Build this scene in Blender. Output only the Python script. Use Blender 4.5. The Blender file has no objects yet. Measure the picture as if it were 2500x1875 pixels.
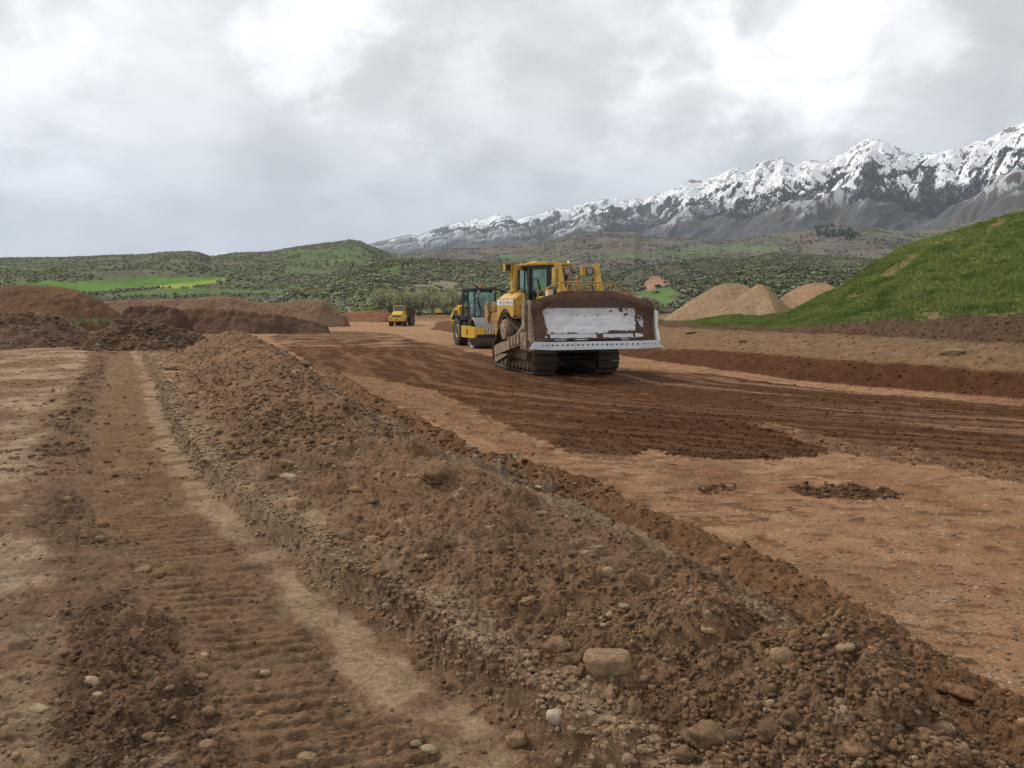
import bpy, bmesh, math, random
import numpy as np
from mathutils import Vector, Matrix, Euler
from mathutils.bvhtree import BVHTree

# ------------------------------------------------------------------ camera, world, sun
S = bpy.context.scene
COL = S.collection
F, CZ = 1880.0, 2.15                      # focal length in photo pixels (2500 wide), eye height above the road
PITCH = math.atan((937.5 - 745.0) / F)
cd = bpy.data.cameras.new("camera")
cam = bpy.data.objects.new("camera", cd)
COL.objects.link(cam)
cd.sensor_width = 36.0
cd.lens = 36.0 * F / 2500.0
cd.clip_start, cd.clip_end = 0.1, 120000.0
cam.location = (0, 0, CZ)
cam.rotation_euler = (math.pi / 2 - PITCH, 0, 0)
S.camera = cam
S.view_settings.view_transform = 'Standard'
S.view_settings.look = 'None'
S.view_settings.exposure = 0.12
S.view_settings.gamma = 1.0
S.render.engine = 'CYCLES'
S.cycles.max_bounces = 6
S.cycles.diffuse_bounces = 3
S.cycles.glossy_bounces = 3
S.cycles.transparent_max_bounces = 12
S.cycles.use_denoising = True
S.cycles.sample_clamp_indirect = 4.0

def ray(px, py):
    u = (px - 1250.0) / F
    v = (937.5 - py) / F
    return Vector((u, math.cos(PITCH) + v * math.sin(PITCH), -math.sin(PITCH) + v * math.cos(PITCH)))
def at(px, py, Y):
    d = ray(px, py)
    return Vector((0, 0, CZ)) + d * (Y / d.y)

SUN_EL, SUN_AZ = math.radians(46), math.radians(-58)     # azimuth measured from +Y towards +X
sd = bpy.data.lights.new("sun", 'SUN')
sun = bpy.data.objects.new("sun", sd)
COL.objects.link(sun)
sd.energy = 2.9
sd.angle = math.radians(6)
sd.color = (1.0, 0.94, 0.86)
sv = Vector((math.sin(SUN_AZ) * math.cos(SUN_EL), math.cos(SUN_AZ) * math.cos(SUN_EL), math.sin(SUN_EL)))
sun.rotation_euler = (-sv).to_track_quat('-Z', 'Y').to_euler()

class NT:
    """tiny helper for writing node trees"""
    def __init__(self, tree):
        self.t = tree
        self.n = tree.nodes
    def new(self, typ, **kw):
        nd = self.n.new(typ)
        for k, v in kw.items():
            setattr(nd, k, v)
        return nd
    def link(self, a, b):
        self.t.links.new(a, b)
    def put(self, sock, v):
        if hasattr(v, 'is_linked') or isinstance(v, bpy.types.NodeSocket):
            self.link(v, sock)
        else:
            if sock.type == 'RGBA' and len(v) == 3:
                v = (*v, 1)
            sock.default_value = v
    def math(self, op, a, b=0.0, c=0.0, clamp=False):
        nd = self.new('ShaderNodeMath', operation=op, use_clamp=clamp)
        for s, v in zip(nd.inputs, (a, b, c)):
            self.put(s, v)
        return nd.outputs[0]
    def vmath(self, op, a, b=(0, 0, 0)):
        nd = self.new('ShaderNodeVectorMath', operation=op)
        self.put(nd.inputs[0], a)
        self.put(nd.inputs[1], b)
        return nd
    def noise(self, vec, scale, detail=4.0, rough=0.55, dist=0.0):
        nd = self.new('ShaderNodeTexNoise')
        self.link(vec, nd.inputs['Vector'])
        nd.inputs['Scale'].default_value = scale
        nd.inputs['Detail'].default_value = detail
        nd.inputs['Roughness'].default_value = rough
        nd.inputs['Distortion'].default_value = dist
        return nd.outputs['Fac']
    def ramp(self, fac, lo, hi, a=0.0, b=1.0):
        nd = self.new('ShaderNodeMapRange', interpolation_type='SMOOTHSTEP')
        self.put(nd.inputs[0], fac)
        for i, v in ((1, lo), (2, hi), (3, a), (4, b)):
            nd.inputs[i].default_value = v
        return nd.outputs[0]
    def mix(self, fac, a, b, blend='MIX'):
        nd = self.new('ShaderNodeMix', data_type='RGBA', blend_type=blend)
        nd.clamp_factor = True
        self.put(nd.inputs[0], fac)
        self.put(nd.inputs[6], a)
        self.put(nd.inputs[7], b)
        return nd.outputs[2]

w = bpy.data.worlds.new("World")
S.world = w
w.use_nodes = True
w.node_tree.nodes.clear()
T = NT(w.node_tree)
out = T.new('ShaderNodeOutputWorld')
bg = T.new('ShaderNodeBackground')
bg.inputs['Strength'].default_value = 0.1
T.link(bg.outputs[0], out.inputs[0])
sky = T.new('ShaderNodeTexSky', sky_type='NISHITA')
sky.sun_disc = False
sky.sun_elevation = SUN_EL
sky.sun_rotation = SUN_AZ
tc = T.new('ShaderNodeTexCoord')
dirv = tc.outputs['Generated']
sep = T.new('ShaderNodeSeparateXYZ')
T.link(dirv, sep.inputs[0])
zz = T.math('ADD', T.math('MAXIMUM', sep.outputs[2], 0.0), 0.34)
comb = T.new('ShaderNodeCombineXYZ')
T.link(T.math('DIVIDE', sep.outputs[0], zz), comb.inputs[0])
T.link(T.math('DIVIDE', sep.outputs[1], zz), comb.inputs[1])
pl = comb.outputs[0]
n_big = T.noise(pl, 1.5, 6, 0.5, 0.25)
n_mid = T.noise(pl, 4.4, 8, 0.56, 0.25)
n_dir = T.noise(dirv, 8.0, 8, 0.58, 0.2)
puff = T.math('ADD', T.math('MULTIPLY', n_big, 0.42), T.math('ADD', T.math('MULTIPLY', n_mid, 0.28), T.math('MULTIPLY', n_dir, 0.30)))
bright = T.ramp(puff, 0.415, 0.585, 0.0, 1.0)
val = T.math('MULTIPLY_ADD', bright, 3.1, 7.3)            # cloud radiance before the 0.1 strength
def lobe(px, py, width, amount, rag=0.5):
    """a brighter or darker stretch of cloud round one direction of the sky"""
    global val
    d = ray(px, py).normalized()
    dp = T.vmath('DOT_PRODUCT', dirv, tuple(d)).outputs['Value']
    c = math.cos(math.radians(width))
    f = T.math('DIVIDE', T.math('SUBTRACT', dp, c), 1.0 - c)
    f = T.math('ADD', f, T.math('MULTIPLY', T.math('SUBTRACT', T.math('ADD', T.math('MULTIPLY', n_mid, 0.5), T.math('MULTIPLY', n_dir, 0.5)), 0.5), rag * 6.0))
    val = T.math('MULTIPLY_ADD', T.ramp(f, 0.0, 1.0), amount, val)
lobe(1720, 180, 5.5, 2.4, 0.7)
lobe(1900, 130, 7.0, 2.8, 0.8)
lobe(2110, 90, 6.5, 2.6, 0.8)
lobe(60, 260, 7.0, 1.4, 0.6)
lobe(1080, 250, 5.0, 1.2, 0.8)
lobe(1560, 260, 4.0, 1.4, 0.9)
lobe(790, 85, 5.5, 3.0, 1.0)
lobe(230, 250, 9.0, 1.1, 0.4)
lobe(1150, 60, 9.0, -1.2, 0.25)
lobe(2400, 170, 7.0, -1.2, 0.3)
lobe(560, 320, 9.0, -0.9, 0.4)
lobe(780, 520, 8.0, -1.5, 0.2)
lobe(1250, 480, 6.0, -1.2, 0.2)
lobe(2000, 330, 7.0, -0.7, 0.3)
lobe(330, 560, 9.0, -0.8, 0.2)
low = T.ramp(sep.outputs[2], 0.0, 0.30, 1.0, 0.0)
tint = T.mix(T.math('MULTIPLY', low, 0.75), (1.0, 0.995, 0.985), (0.86, 0.95, 1.06))
vv = T.new('ShaderNodeCombineXYZ')
for i in range(3):
    T.link(val, vv.inputs[i])
cloud = T.mix(1.0, tint, vv.outputs[0], 'MULTIPLY')
T.link(T.mix(0.93, sky.outputs[0], cloud), bg.inputs['Color'])

# ------------------------------------------------------------------ numpy noise
_r = np.random.RandomState(7)
_perm = np.concatenate([_r.permutation(256)] * 3).astype(np.int32)
_ga = _r.rand(256) * 2 * np.pi
_gx, _gy = np.cos(_ga).astype(np.float32), np.sin(_ga).astype(np.float32)
_rv = _r.rand(6, 256).astype(np.float32)
def _hash(ix, iy, seed):
    return _perm[_perm[(ix + seed * 37) & 255] + ((iy + seed * 91) & 255)]
def gn(x, y, seed=0):
    """gradient noise, about -0.7 .. 0.7"""
    x0 = np.floor(x); y0 = np.floor(y)
    ix = x0.astype(np.int64); iy = y0.astype(np.int64)
    fx = (x - x0).astype(np.float32); fy = (y - y0).astype(np.float32)
    u = fx * fx * fx * (fx * (fx * 6 - 15) + 10); v = fy * fy * fy * (fy * (fy * 6 - 15) + 10)
    def g(dx, dy):
        h = _hash(ix + dx, iy + dy, seed)
        return _gx[h] * (fx - dx) + _gy[h] * (fy - dy)
    a = g(0, 0); a = a + u * (g(1, 0) - a)
    b = g(0, 1); b = b + u * (g(1, 1) - b)
    return a + v * (b - a)
def fbm(x, y, octv=4, seed=0, gain=0.5, lac=2.03):
    s = 0.0; a = 1.0
    for k in range(octv):
        s = s + a * gn(x, y, seed + k)
        x = x * lac + 13.7; y = y * lac + 7.3; a *= gain
    return s
def ridged(x, y, octv=4, seed=0, gain=0.5, lac=2.0):
    s = 0.0; a = 1.0; n = 0.0
    for k in range(octv):
        s = s + a * (1 - np.abs(gn(x, y, seed + k)) * 2.2); n += a
        x = x * lac + 5.1; y = y * lac + 9.7; a *= gain
    return s / n
def lumps(x, y, cell, prob, seed, rmin=0.25, rmax=0.62, squash=0.6):
    """rounded clods and cobbles set in the surface: height in cell units and a random id per clod"""
    X = x / cell; Y = y / cell
    X = X + 0.18 * gn(X * 1.7, Y * 1.7, seed + 9); Y = Y + 0.18 * gn(X * 1.7 + 31, Y * 1.7, seed + 8)
    ix = np.floor(X).astype(np.int64); iy = np.floor(Y).astype(np.int64)
    best = np.zeros(X.shape, np.float32); bid = np.zeros(X.shape, np.float32)
    for dx in (-1, 0, 1):
        for dy in (-1, 0, 1):
            h = _hash(ix + dx, iy + dy, seed)
            cx = ix + dx + 0.15 + 0.7 * _rv[0][h]; cy = iy + dy + 0.15 + 0.7 * _rv[1][h]
            r = rmin + (rmax - rmin) * _rv[2][h] ** 2
            el = 0.7 + 0.6 * _rv[3][h]
            d2 = ((X - cx) * el) ** 2 + ((Y - cy) / el) ** 2
            hh = np.sqrt(np.maximum(r * r - d2, 0)) * squash
            hh = np.where(_rv[4][h] < prob, hh, 0)
            m = hh > best
            best = np.where(m, hh, best); bid = np.where(m, _rv[5][h], bid)
    return best * cell, bid
def crumb(x, y, octv, seed, gain=.5):
    """crumbly relief: rounded tops with sharp creases between them"""
    s = 0.0; a = 1.0
    for k in range(octv):
        s = s + a * (np.abs(gn(x, y, seed + k)) * 2 - .45)
        x = x * 2.1 + 7.7; y = y * 2.1 + 3.1; a *= gain
    return s
def sstep(a, b, x):
    t = np.clip((x - a) / (b - a), 0, 1)
    return t * t * (3 - 2 * t)
def lerp(a, b, t):
    return a + (b - a) * t
def C(*c):
    return np.array(c, np.float32)

# ------------------------------------------------------------------ object helpers
def tag(o, label=None, cat=None, group=None, kind=None):
    for k, v in (('label', label), ('category', cat), ('group', group), ('kind', kind)):
        if v:
            o[k] = v
    return o
def empty(name, loc, rz=0.0, label=None, cat=None, group=None):
    o = bpy.data.objects.new(name, None)
    COL.objects.link(o)
    o.location = loc
    o.rotation_euler = (0, 0, rz)
    o.empty_display_size = 0.3
    return tag(o, label, cat, group)
def np_mesh(name, V, faces_flat, fsize, mat, col=None, smooth=True, parent=None):
    """mesh from numpy arrays; faces all of one size"""
    me = bpy.data.meshes.new(name)
    V = np.ascontiguousarray(V, np.float32)
    n = len(faces_flat) // fsize
    me.vertices.add(len(V))
    me.vertices.foreach_set('co', V.ravel())
    me.loops.add(n * fsize)
    me.loops.foreach_set('vertex_index', np.ascontiguousarray(faces_flat, np.int32))
    me.polygons.add(n)
    me.polygons.foreach_set('loop_start', np.arange(0, n * fsize, fsize, dtype=np.int32))
    me.polygons.foreach_set('loop_total', np.full(n, fsize, np.int32))
    me.polygons.foreach_set('use_smooth', np.full(n, smooth, bool))
    me.update(calc_edges=True)
    me.validate()
    if col is not None:
        at_ = me.color_attributes.new('Col', 'FLOAT_COLOR', 'POINT')
        c4 = np.ones((len(V), 4), np.float32)
        c4[:, :3] = col
        at_.data.foreach_set('color', c4.ravel())
    me.materials.append(mat)
    o = bpy.data.objects.new(name, me)
    COL.objects.link(o)
    if parent:
        o.parent = parent
    return o
def grid_quads(nr, nc):
    i = np.arange(nr - 1)[:, None] * nc + np.arange(nc - 1)[None, :]
    return np.stack([i, i + 1, i + nc + 1, i + nc], -1).reshape(-1, 4)

# ------------------------------------------------------------------ materials
MATS = {}
def newmat(name):
    m = bpy.data.materials.new(name)
    m.use_nodes = True
    t = NT(m.node_tree)
    b = m.node_tree.nodes['Principled BSDF']
    MATS[name] = m
    return m, t, b
def soil_mat(name, scale=1.0, bump=0.35, rough=0.92, var=0.35, dist=0.02):
    m, t, b = newmat(name)
    a = t.new('ShaderNodeAttribute', attribute_name='Col')
    g = t.new('ShaderNodeNewGeometry')
    p = g.outputs['Position']
    n1 = t.noise(p, 3.0 * scale, 6, 0.62)
    n2 = t.noise(p, 28.0 * scale, 6, 0.68)
    n3 = t.noise(p, 95.0 * scale, 3, 0.6)
    f = t.math('ADD', t.math('MULTIPLY', n1, 0.3), t.math('ADD', t.math('MULTIPLY', n2, 0.45), t.math('MULTIPLY', n3, 0.25)))
    k = t.ramp(f, 0.36, 0.64, 1.0 - var, 1.0 + var)
    kk = t.new('ShaderNodeCombineXYZ')
    for i in range(3):
        t.link(k, kk.inputs[i])
    t.link(t.mix(1.0, a.outputs['Color'], kk.outputs[0], 'MULTIPLY'), b.inputs['Base Color'])
    b.inputs['Roughness'].default_value = rough
    b.inputs['Specular IOR Level'].default_value = 0.04
    bp = t.new('ShaderNodeBump')
    bp.inputs['Strength'].default_value = bump
    bp.inputs['Distance'].default_value = dist
    t.link(t.math('ADD', t.noise(p, 38.0 * scale, 5, 0.72), t.math('MULTIPLY', t.noise(p, 130.0 * scale, 3, 0.7), 0.45)), bp.inputs['Height'])
    t.link(bp.outputs[0], b.inputs['Normal'])
    return m
soil_mat('soil', 1.0, 0.85, var=0.46, dist=0.03)
soil_mat('far_soil', 0.12, 0.5, 0.95, 0.3, 0.15)
soil_mat('hill_soil', 0.006, 0.3, 0.95, 0.35, 2.0)
def simple_mat(name, col, rough=0.5, metal=0.0, dirt=None, amount=0.5, scale=6.0, bump=0.0, spec=0.5):
    """paint, rubber or steel with dust, mud or wear laid over it in noisy patches"""
    m, t, b = newmat(name)
    tcn = t.new('ShaderNodeTexCoord')
    p = tcn.outputs['Object']
    n1 = t.noise(p, scale, 7, 0.66)
    n2 = t.noise(p, scale * 7, 4, 0.6)
    f = t.math('ADD', t.math('MULTIPLY', n1, 0.7), t.math('MULTIPLY', n2, 0.3))
    if dirt is not None:
        mk = t.ramp(f, 0.62 - 0.34 * amount, 0.74 - 0.3 * amount, 0.0, min(1.0, 0.45 + amount))
        base = t.mix(mk, col, dirt)
        t.link(t.mix(mk, (rough,) * 3, (0.92,) * 3), b.inputs['Roughness'])
        if metal:
            t.link(t.math('MULTIPLY', t.math('SUBTRACT', 1.0, mk), metal), b.inputs['Metallic'])
    else:
        base = t.mix(t.ramp(f, 0.3, 0.7, 0.0, 0.35), col, tuple(c * 0.6 for c in col))
        b.inputs['Roughness'].default_value = rough
        b.inputs['Metallic'].default_value = metal
    t.link(base, b.inputs['Base Color'])
    b.inputs['Specular IOR Level'].default_value = spec
    if bump:
        bp = t.new('ShaderNodeBump')
        bp.inputs['Strength'].default_value = bump
        bp.inputs['Distance'].default_value = 0.03
        t.link(f, bp.inputs['Height'])
        t.link(bp.outputs[0], b.inputs['Normal'])
    return m
TANMUD, DARKMUD = (0.21, 0.145, 0.09), (0.085, 0.042, 0.025)
simple_mat('yellow_paint', (0.50, 0.285, 0.035), 0.45, 0, (0.30, 0.19, 0.085), 0.38, 3.0)
simple_mat('worn_yellow', (0.42, 0.23, 0.04), 0.55, 0, (0.19, 0.11, 0.055), 0.55, 5.0)
simple_mat('clean_yellow', (0.55, 0.34, 0.035), 0.4, 0, (0.36, 0.23, 0.08), 0.12, 3.0)
simple_mat('black_paint', (0.018, 0.018, 0.02), 0.45, 0, (0.07, 0.055, 0.04), 0.2, 4.0)
simple_mat('rubber', (0.03, 0.028, 0.026), 0.85, 0, (0.10, 0.075, 0.052), 0.5, 5.0, 0.3)
simple_mat('track_steel', (0.06, 0.052, 0.046), 0.55, 0.6, (0.075, 0.052, 0.036), 0.75, 5.0, 0.4)
simple_mat('muddy_steel', (0.11, 0.085, 0.06), 0.8, 0.2, TANMUD, 0.8, 5.0, 0.8)
simple_mat('tan_mud', (0.30, 0.215, 0.14), 0.95, 0, (0.17, 0.115, 0.07), 0.5, 7.0, 1.0)
simple_mat('steel', (0.42, 0.42, 0.43), 0.38, 0.55, (0.16, 0.11, 0.075), 0.12, 6.0)
simple_mat('drum_steel', (0.22, 0.205, 0.19), 0.45, 0.5, (0.12, 0.09, 0.065), 0.35, 3.0)
simple_mat('lamp_glass', (0.22, 0.23, 0.23), 0.15)
simple_mat('white_decal', (0.62, 0.62, 0.60), 0.5, 0, (0.3, 0.22, 0.12), 0.2, 9.0)
simple_mat('orange_plastic', (0.75, 0.12, 0.02), 0.4)
simple_mat('pale_ribbon', (0.60, 0.30, 0.20), 0.7)
simple_mat('hi_vis', (0.50, 0.72, 0.10), 0.8)
simple_mat('skin', (0.45, 0.27, 0.19), 0.6)
simple_mat('dark_cloth', (0.03, 0.035, 0.05), 0.9)
simple_mat('white_plastic', (0.75, 0.75, 0.72), 0.4)
simple_mat('wood', (0.30, 0.21, 0.13), 0.85)
simple_mat('pole_wood', (0.12, 0.09, 0.07), 0.9)
def glass_mat(name, tint, refl):
    m, t, b = newmat(name)
    tr = t.new('ShaderNodeBsdfTransparent')
    tr.inputs[0].default_value = (*tint, 1)
    gl = t.new('ShaderNodeBsdfGlossy')
    gl.inputs['Color'].default_value = (0.8, 0.9, 0.88, 1)
    gl.inputs['Roughness'].default_value = 0.06
    fr = t.new('ShaderNodeLayerWeight')
    fr.inputs[0].default_value = 0.5
    mx = t.new('ShaderNodeMixShader')
    t.link(t.math('MULTIPLY_ADD', t.math('POWER', fr.outputs['Facing'], 3.0), 0.5, refl), mx.inputs[0])
    t.link(tr.outputs[0], mx.inputs[1])
    t.link(gl.outputs[0], mx.inputs[2])
    t.link(mx.outputs[0], t.n['Material Output'].inputs[0])
simple_mat('bed_steel', (0.10, 0.065, 0.035), 0.7, 0, (0.055, 0.035, 0.022), 0.5, 3.0)
glass_mat('cab_glass', (0.74, 0.88, 0.83), 0.07)
glass_mat('dark_glass', (0.28, 0.36, 0.34), 0.12)
def attr_mat(name, rough=0.9, spec=0.2, var=0.0, trans=0.0):
    m, t, b = newmat(name)
    a = t.new('ShaderNodeAttribute', attribute_name='Col')
    t.link(a.outputs['Color'], b.inputs['Base Color'])
    b.inputs['Roughness'].default_value = rough
    b.inputs['Specular IOR Level'].default_value = spec
    return m
attr_mat('leafy')
attr_mat('mountain', 0.85, 0.15)
# ------------------------------------------------------------------ ground: one height field, dense where it is near
Uc = np.arange(-0.72, 0.7201, 0.0013)
Uo = 0.72 * np.cumprod(np.full(34, 1.032))
U = np.concatenate([-Uo[::-1], Uc, Uo])
ys = [1.25]
while ys[-1] < 150:
    y = ys[-1]
    ys.append(y + min(max(y * y / 1900.0, 0.003), (0.0045 if y < 45 else 0.0062) * y))
while ys[-1] < 30000:
    ys.append(ys[-1] * 1.07)
YR = np.array(ys)
NC, NR = len(U), len(YR)
GX = (U[None, :] * YR[:, None]).astype(np.float64)
GY = np.repeat(YR[:, None], NC, 1)

def tab(y, pts):
    p = np.array(pts)
    return np.interp(y, p[:, 0], p[:, 1])
LF = [(1.2, 1.9), (2, 1.1), (3.1, .21), (3.55, -.08), (4.36, -.66), (5.14, -1.27), (5.51, -1.45), (6.02, -1.88), (7.18, -2.67), (10.86, -4.71), (21.76, -10.16), (32, -15.5), (60, -30)]
CR = [(1.2, 2.1), (2.26, 1.58), (3.05, 1.42), (3.6, 1.15), (4.5, .95), (5.6, .3), (7, -.56), (8.2, -1.27), (10.5, -2.35), (15.5, -4.4), (20, -6.3), (24, -8.4), (32, -12.2), (60, -26)]
CZs = [(1.2, .78), (3.05, .76), (3.6, .70), (4.5, .72), (5.6, .75), (7, .76), (8.2, .78), (10.5, .80), (15.5, .90), (20, 1.05), (24, 1.28), (26.5, 1.2), (32, .6)]
RF = [(1.2, 3.5), (2.3, 3.1), (3.84, 2.69), (4.79, 2.52), (6.02, 2.14), (7.27, 1.55), (8.86, .85), (10.25, -.25), (16.8, -2.88), (23.8, -5.34), (30, -8.8), (47.8, -15.5), (84, -30), (300, -110)]
XB = [(1, 42), (6, 33), (12, 20.5), (15.5, 14.2), (17.54, 11.75), (19.23, 9.95), (21.39, 8.4), (31.2, 5.15), (33, 4.57), (45, .8), (65, -4.8), (103, -11), (130, -13), (300, -28)]

def inpoly(x, y, poly):
    r = np.zeros(x.shape, bool)
    n = len(poly)
    for i in range(n):
        x0, y0 = poly[i]; x1, y1 = poly[(i + 1) % n]
        if y0 == y1:
            continue
        c = ((y0 > y) != (y1 > y)) & (x < (x1 - x0) * (y - y0) / (y1 - y0) + x0)
        r ^= c
    return r
def road_poly(px):
    o = []
    for a, b in px:
        d = ray(a, b); t = (0.03 - CZ) / d.z
        o.append((d.x * t, d.y * t))
    return o
DARK1 = road_poly([(655, 822), (768, 893), (881, 916), (1062, 949), (1152, 992), (1265, 1046), (1378, 1091), (1470, 1108), (1559, 1112), (1600, 1094), (1680, 1108), (1771, 1118), (1900, 1119), (1997, 1109), (2020, 1091), (1960, 1068), (1890, 1044), (1816, 1030), (1880, 1030), (1952, 1046), (2065, 1069), (2223, 1091), (2400, 1118), (2620, 1152), (2620, 995), (2500, 987), (2268, 969), (2042, 951), (1726, 910), (1500, 901), (1200, 868), (1085, 843), (1000, 826), (950, 806), (850, 796), (700, 800)])
TREAD = road_poly([(790, 890), (700, 870), (760, 905), (860, 958), (940, 985), (1060, 1020), (1180, 1080), (1280, 1105), (1360, 1105), (1265, 1042), (1152, 988), (1062, 945), (881, 912)])
BROWN1 = road_poly([(1810, 1025), (1900, 1062), (2010, 1098), (2150, 1120), (2340, 1140), (2520, 1178), (2620, 1195), (2620, 1150), (2400, 1120), (2223, 1093), (2065, 1070), (1950, 1044)])
PATCHES = [((1742, 1191), .30, .12, 1.0), ((2052, 1202), .58, .2, 1.0), ((1700, 1150), .7, .5, .35), ((2000, 1420), .9, .25, .22), ((2270, 1430), .8, .2, .18), ((1480, 1105), .5, .35, .45)]

x, y = GX, GY
near = y < 14
xl, xc, xr, xb = tab(y, LF), tab(y, CR), tab(y, RF), tab(y, XB)
zc = tab(y, CZs) - .10 * sstep(14, 9, y) + 0.10 * gn(x * 0 + 3.1, y * 1.3, 41) + 0.14 * gn(x * .8, y * .8, 42)
zl = lerp(0.36, 0.05, sstep(34, 58, y))
zr = lerp(0, -1.35, sstep(45, 128, y)) + lerp(0, -.65, sstep(125, 330, y)) + lerp(0, -2.5, sstep(420, 800, y))
zl = zl + zr
fade = 1 - sstep(24.8, 30.5, y + .5 * gn(x * .8, y * .8, 4))
wob = 0.10 * gn(x * 1.3, y * 1.3, 5) + 0.05 * gn(x * 4, y * 4, 6)
xl = xl + wob
xr = xr + 0.12 * gn(x * .9, y * .9, 7) + .06 * gn(x * 4, y * 4, 8)
dl = (xl - x) * 0.86                                  # metres left of the little scarp
a = np.clip((x - xl) / np.maximum(xc - xl, .2), 0, 1)
foot = xr - 0.55 * 1.15
b_ = np.clip((x - xc) / np.maximum(foot - xc, .2), 0, 1)
shelf = zl + 0.135 + 0.09 * a
prof = np.where(x < xc, lerp(shelf, zc, sstep(0.16, 1.0, a) ** 0.85), lerp(zc, .07, (b_ * .55 + .45 * sstep(0, 1, b_))))
base = np.where(x < xl, zl, np.where(x < xr, lerp(zl, zr, sstep(0, 1, np.clip((x - xl) / (xr - xl), 0, 1))), zr))
inW = (x >= xl) & (x < foot)
zz_ = np.where(inW, lerp(base, prof, fade), base)
# step down into the rut
stepw = 0 * sstep(0.10, -0.03, dl) * (x < xl + .3)
zz_ = np.where(x < xl, zz_ + fade * (0.135 * sstep(.09, .01, dl + .05 * gn(x * 7, y * 7, 64)) - 0.055 * sstep(0, .15, dl) * sstep(1.35, 1.1, dl)), zz_)
# small red ridge at the road side
q = (x - (xr - .30)) / .34
ridge = np.exp(-q * q * 1.6)
rfade = 1 - sstep(30, 38, y)
zz_ = zz_ + np.where(x > foot - .25, ridge * (0.20 + .05 * gn(x * 2.1, y * 2.1, 12)) * rfade, 0)
inR = (x >= foot) & (x < xr + .05) & (y < 36)
inW = inW & (fade > .12)
# bank on the far side of the road
db = (x - xb - .45 * fbm(x * .37, y * .37, 4, 14)) * .8
zn = np.interp(db, [0, .2, .9, 1.6, 3.0, 3.4, 4.4, 5.2, 6.3, 9], [0, .07, .58, .75, 1.12, 1.15, 1.18, 1.62, 1.82, 1.80])
zf = np.interp(db, [0, .2, .9, 1.6, 3.0, 3.4, 4.4, 5.4, 6.5, 9], [0, .05, .33, .48, 1.0, 1.10, 1.12, 1.17, 1.15, 1.05])
bw = sstep(34, 24, y + 2.0 * gn(x * .3, y * .3, 16))
zb = lerp(zf, zn, bw) * (1 - .45 * sstep(75, 110, y)) + sstep(40, 50, y) * .25 * fbm(x * .5, y * .5, 3, 77) * sstep(.3, 1.2, db) * (1 - sstep(135, 170, y)) + .16 * gn(x * .6, y * .6, 17) * sstep(4.2, 5.5, db) * bw
inB = (db > 0) & (y < 165) & (x > xr)
zz_ = np.where(inB, zr + zb, zz_)
road = (x >= xr) & (~inB) & (y < 175)

# roughness of every place, then clods on it
R = np.full(x.shape, .30)
tread = sstep(.36, .44, dl - .14 * sstep(6.5, 4, y)) * sstep(1.16, 1.06, dl + .10 * gn(x * .9, y * .9, 75)) * (x < xl) * (y < 34)
ro = .14 * sstep(6.5, 4, y)
strip = sstep(.08, .14, dl - ro + .05 * gn(x * 5, y * 5, 56)) * sstep(.44, .33, dl - ro + .12 * gn(x * 1.6, y * 1.6, 18) + .08 * gn(x * 6, y * 6, 58)) * (x < xl) * (y < 34) * sstep(-.62, -.25, fbm(x * .9, y * .9, 3, 59))
cl = sstep(1.08, 1.22, dl + .22 * gn(x * 1.1, y * 1.1, 19)) * sstep(1.85, 1.55, dl + .5 * gn(x * .8, y * .8, 20)) * lerp(.35, 1, sstep(-.3, .2, fbm(x * .7, y * .7, 2, 76))) * (x < xl) * (y < 34)
R = np.where(x < xl, np.maximum(.22, .68 * cl) * (1 - .75 * strip) * (1 - .45 * tread), R)
cl2 = sstep(.02, .35, fbm(x * .75, y * .75, 3, 60)) * sstep(1.9, 2.4, dl) * (x < xl)
R = np.where(x < xl, np.maximum(R, .42 * cl2), R)
pk_ = lerp(.5, 1.0, sstep(-.35, .1, fbm(x * .9, y * .9, 3, 78)))
R = np.where(inW, pk_ * lerp(.6, 1.0, sstep(.12, .3, a) * (x < xc) + (x >= xc) * 1.0), R)
R = np.where(inR, .75, R)
R = np.where(inB, lerp(.45, .8, sstep(3.3, 4.2, db)), R)
wx = x + .28 * gn(x * 1.1, y * 1.1, 21) + .13 * gn(x * 4.2, y * 4.2, 22)
wx = wx + .10 * fbm(x * 11, y * 11, 2, 83)
wy = y + .5 * gn(x * .8, y * .8, 23) + .2 * gn(x * 3.5, y * 3.5, 24) + .22 * fbm(x * 11, y * 8, 2, 86)
dark = inpoly(wx, wy, DARK1) & road
trd = inpoly(wx, wy, TREAD) & road
brn = inpoly(wx, wy, BROWN1) & road
acr = (x - xb) * .8                                   # across the road, from the bank
acw = acr + .35 * gn(x * .35, y * .35, 29) + .08 * gn(x * 1.7, y * 1.7, 27)
streak = fbm(acw * 1.6, y * .09, 3, 25)
streak2 = gn(acw * 4.5, y * .35, 28)
patch = np.zeros(x.shape)
for (pp, rx, ry, am) in PATCHES:
    d = ray(*pp); t = -CZ / d.z
    px_, py_ = d.x * t, d.y * t
    e = ((wx - px_) / rx) ** 2 + ((wy - py_) / (ry * 2.2)) ** 2
    patch = np.maximum(patch, am * sstep(1.15, .6, e + .5 * gn(x * 5, y * 5, 26)))
patch = patch * road
R = np.where(road, .05, R)
R = np.where(dark, .26 - .12 * sstep(.05, .35, streak), R)
R = np.where(trd, .16, R)
R = np.where(brn, .35, R)
R = np.maximum(R, patch * .55)
R = np.where(road & (y > 40), np.maximum(R, .25), R)
R = R * lerp(1, .55, sstep(40, 90, y))

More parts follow.
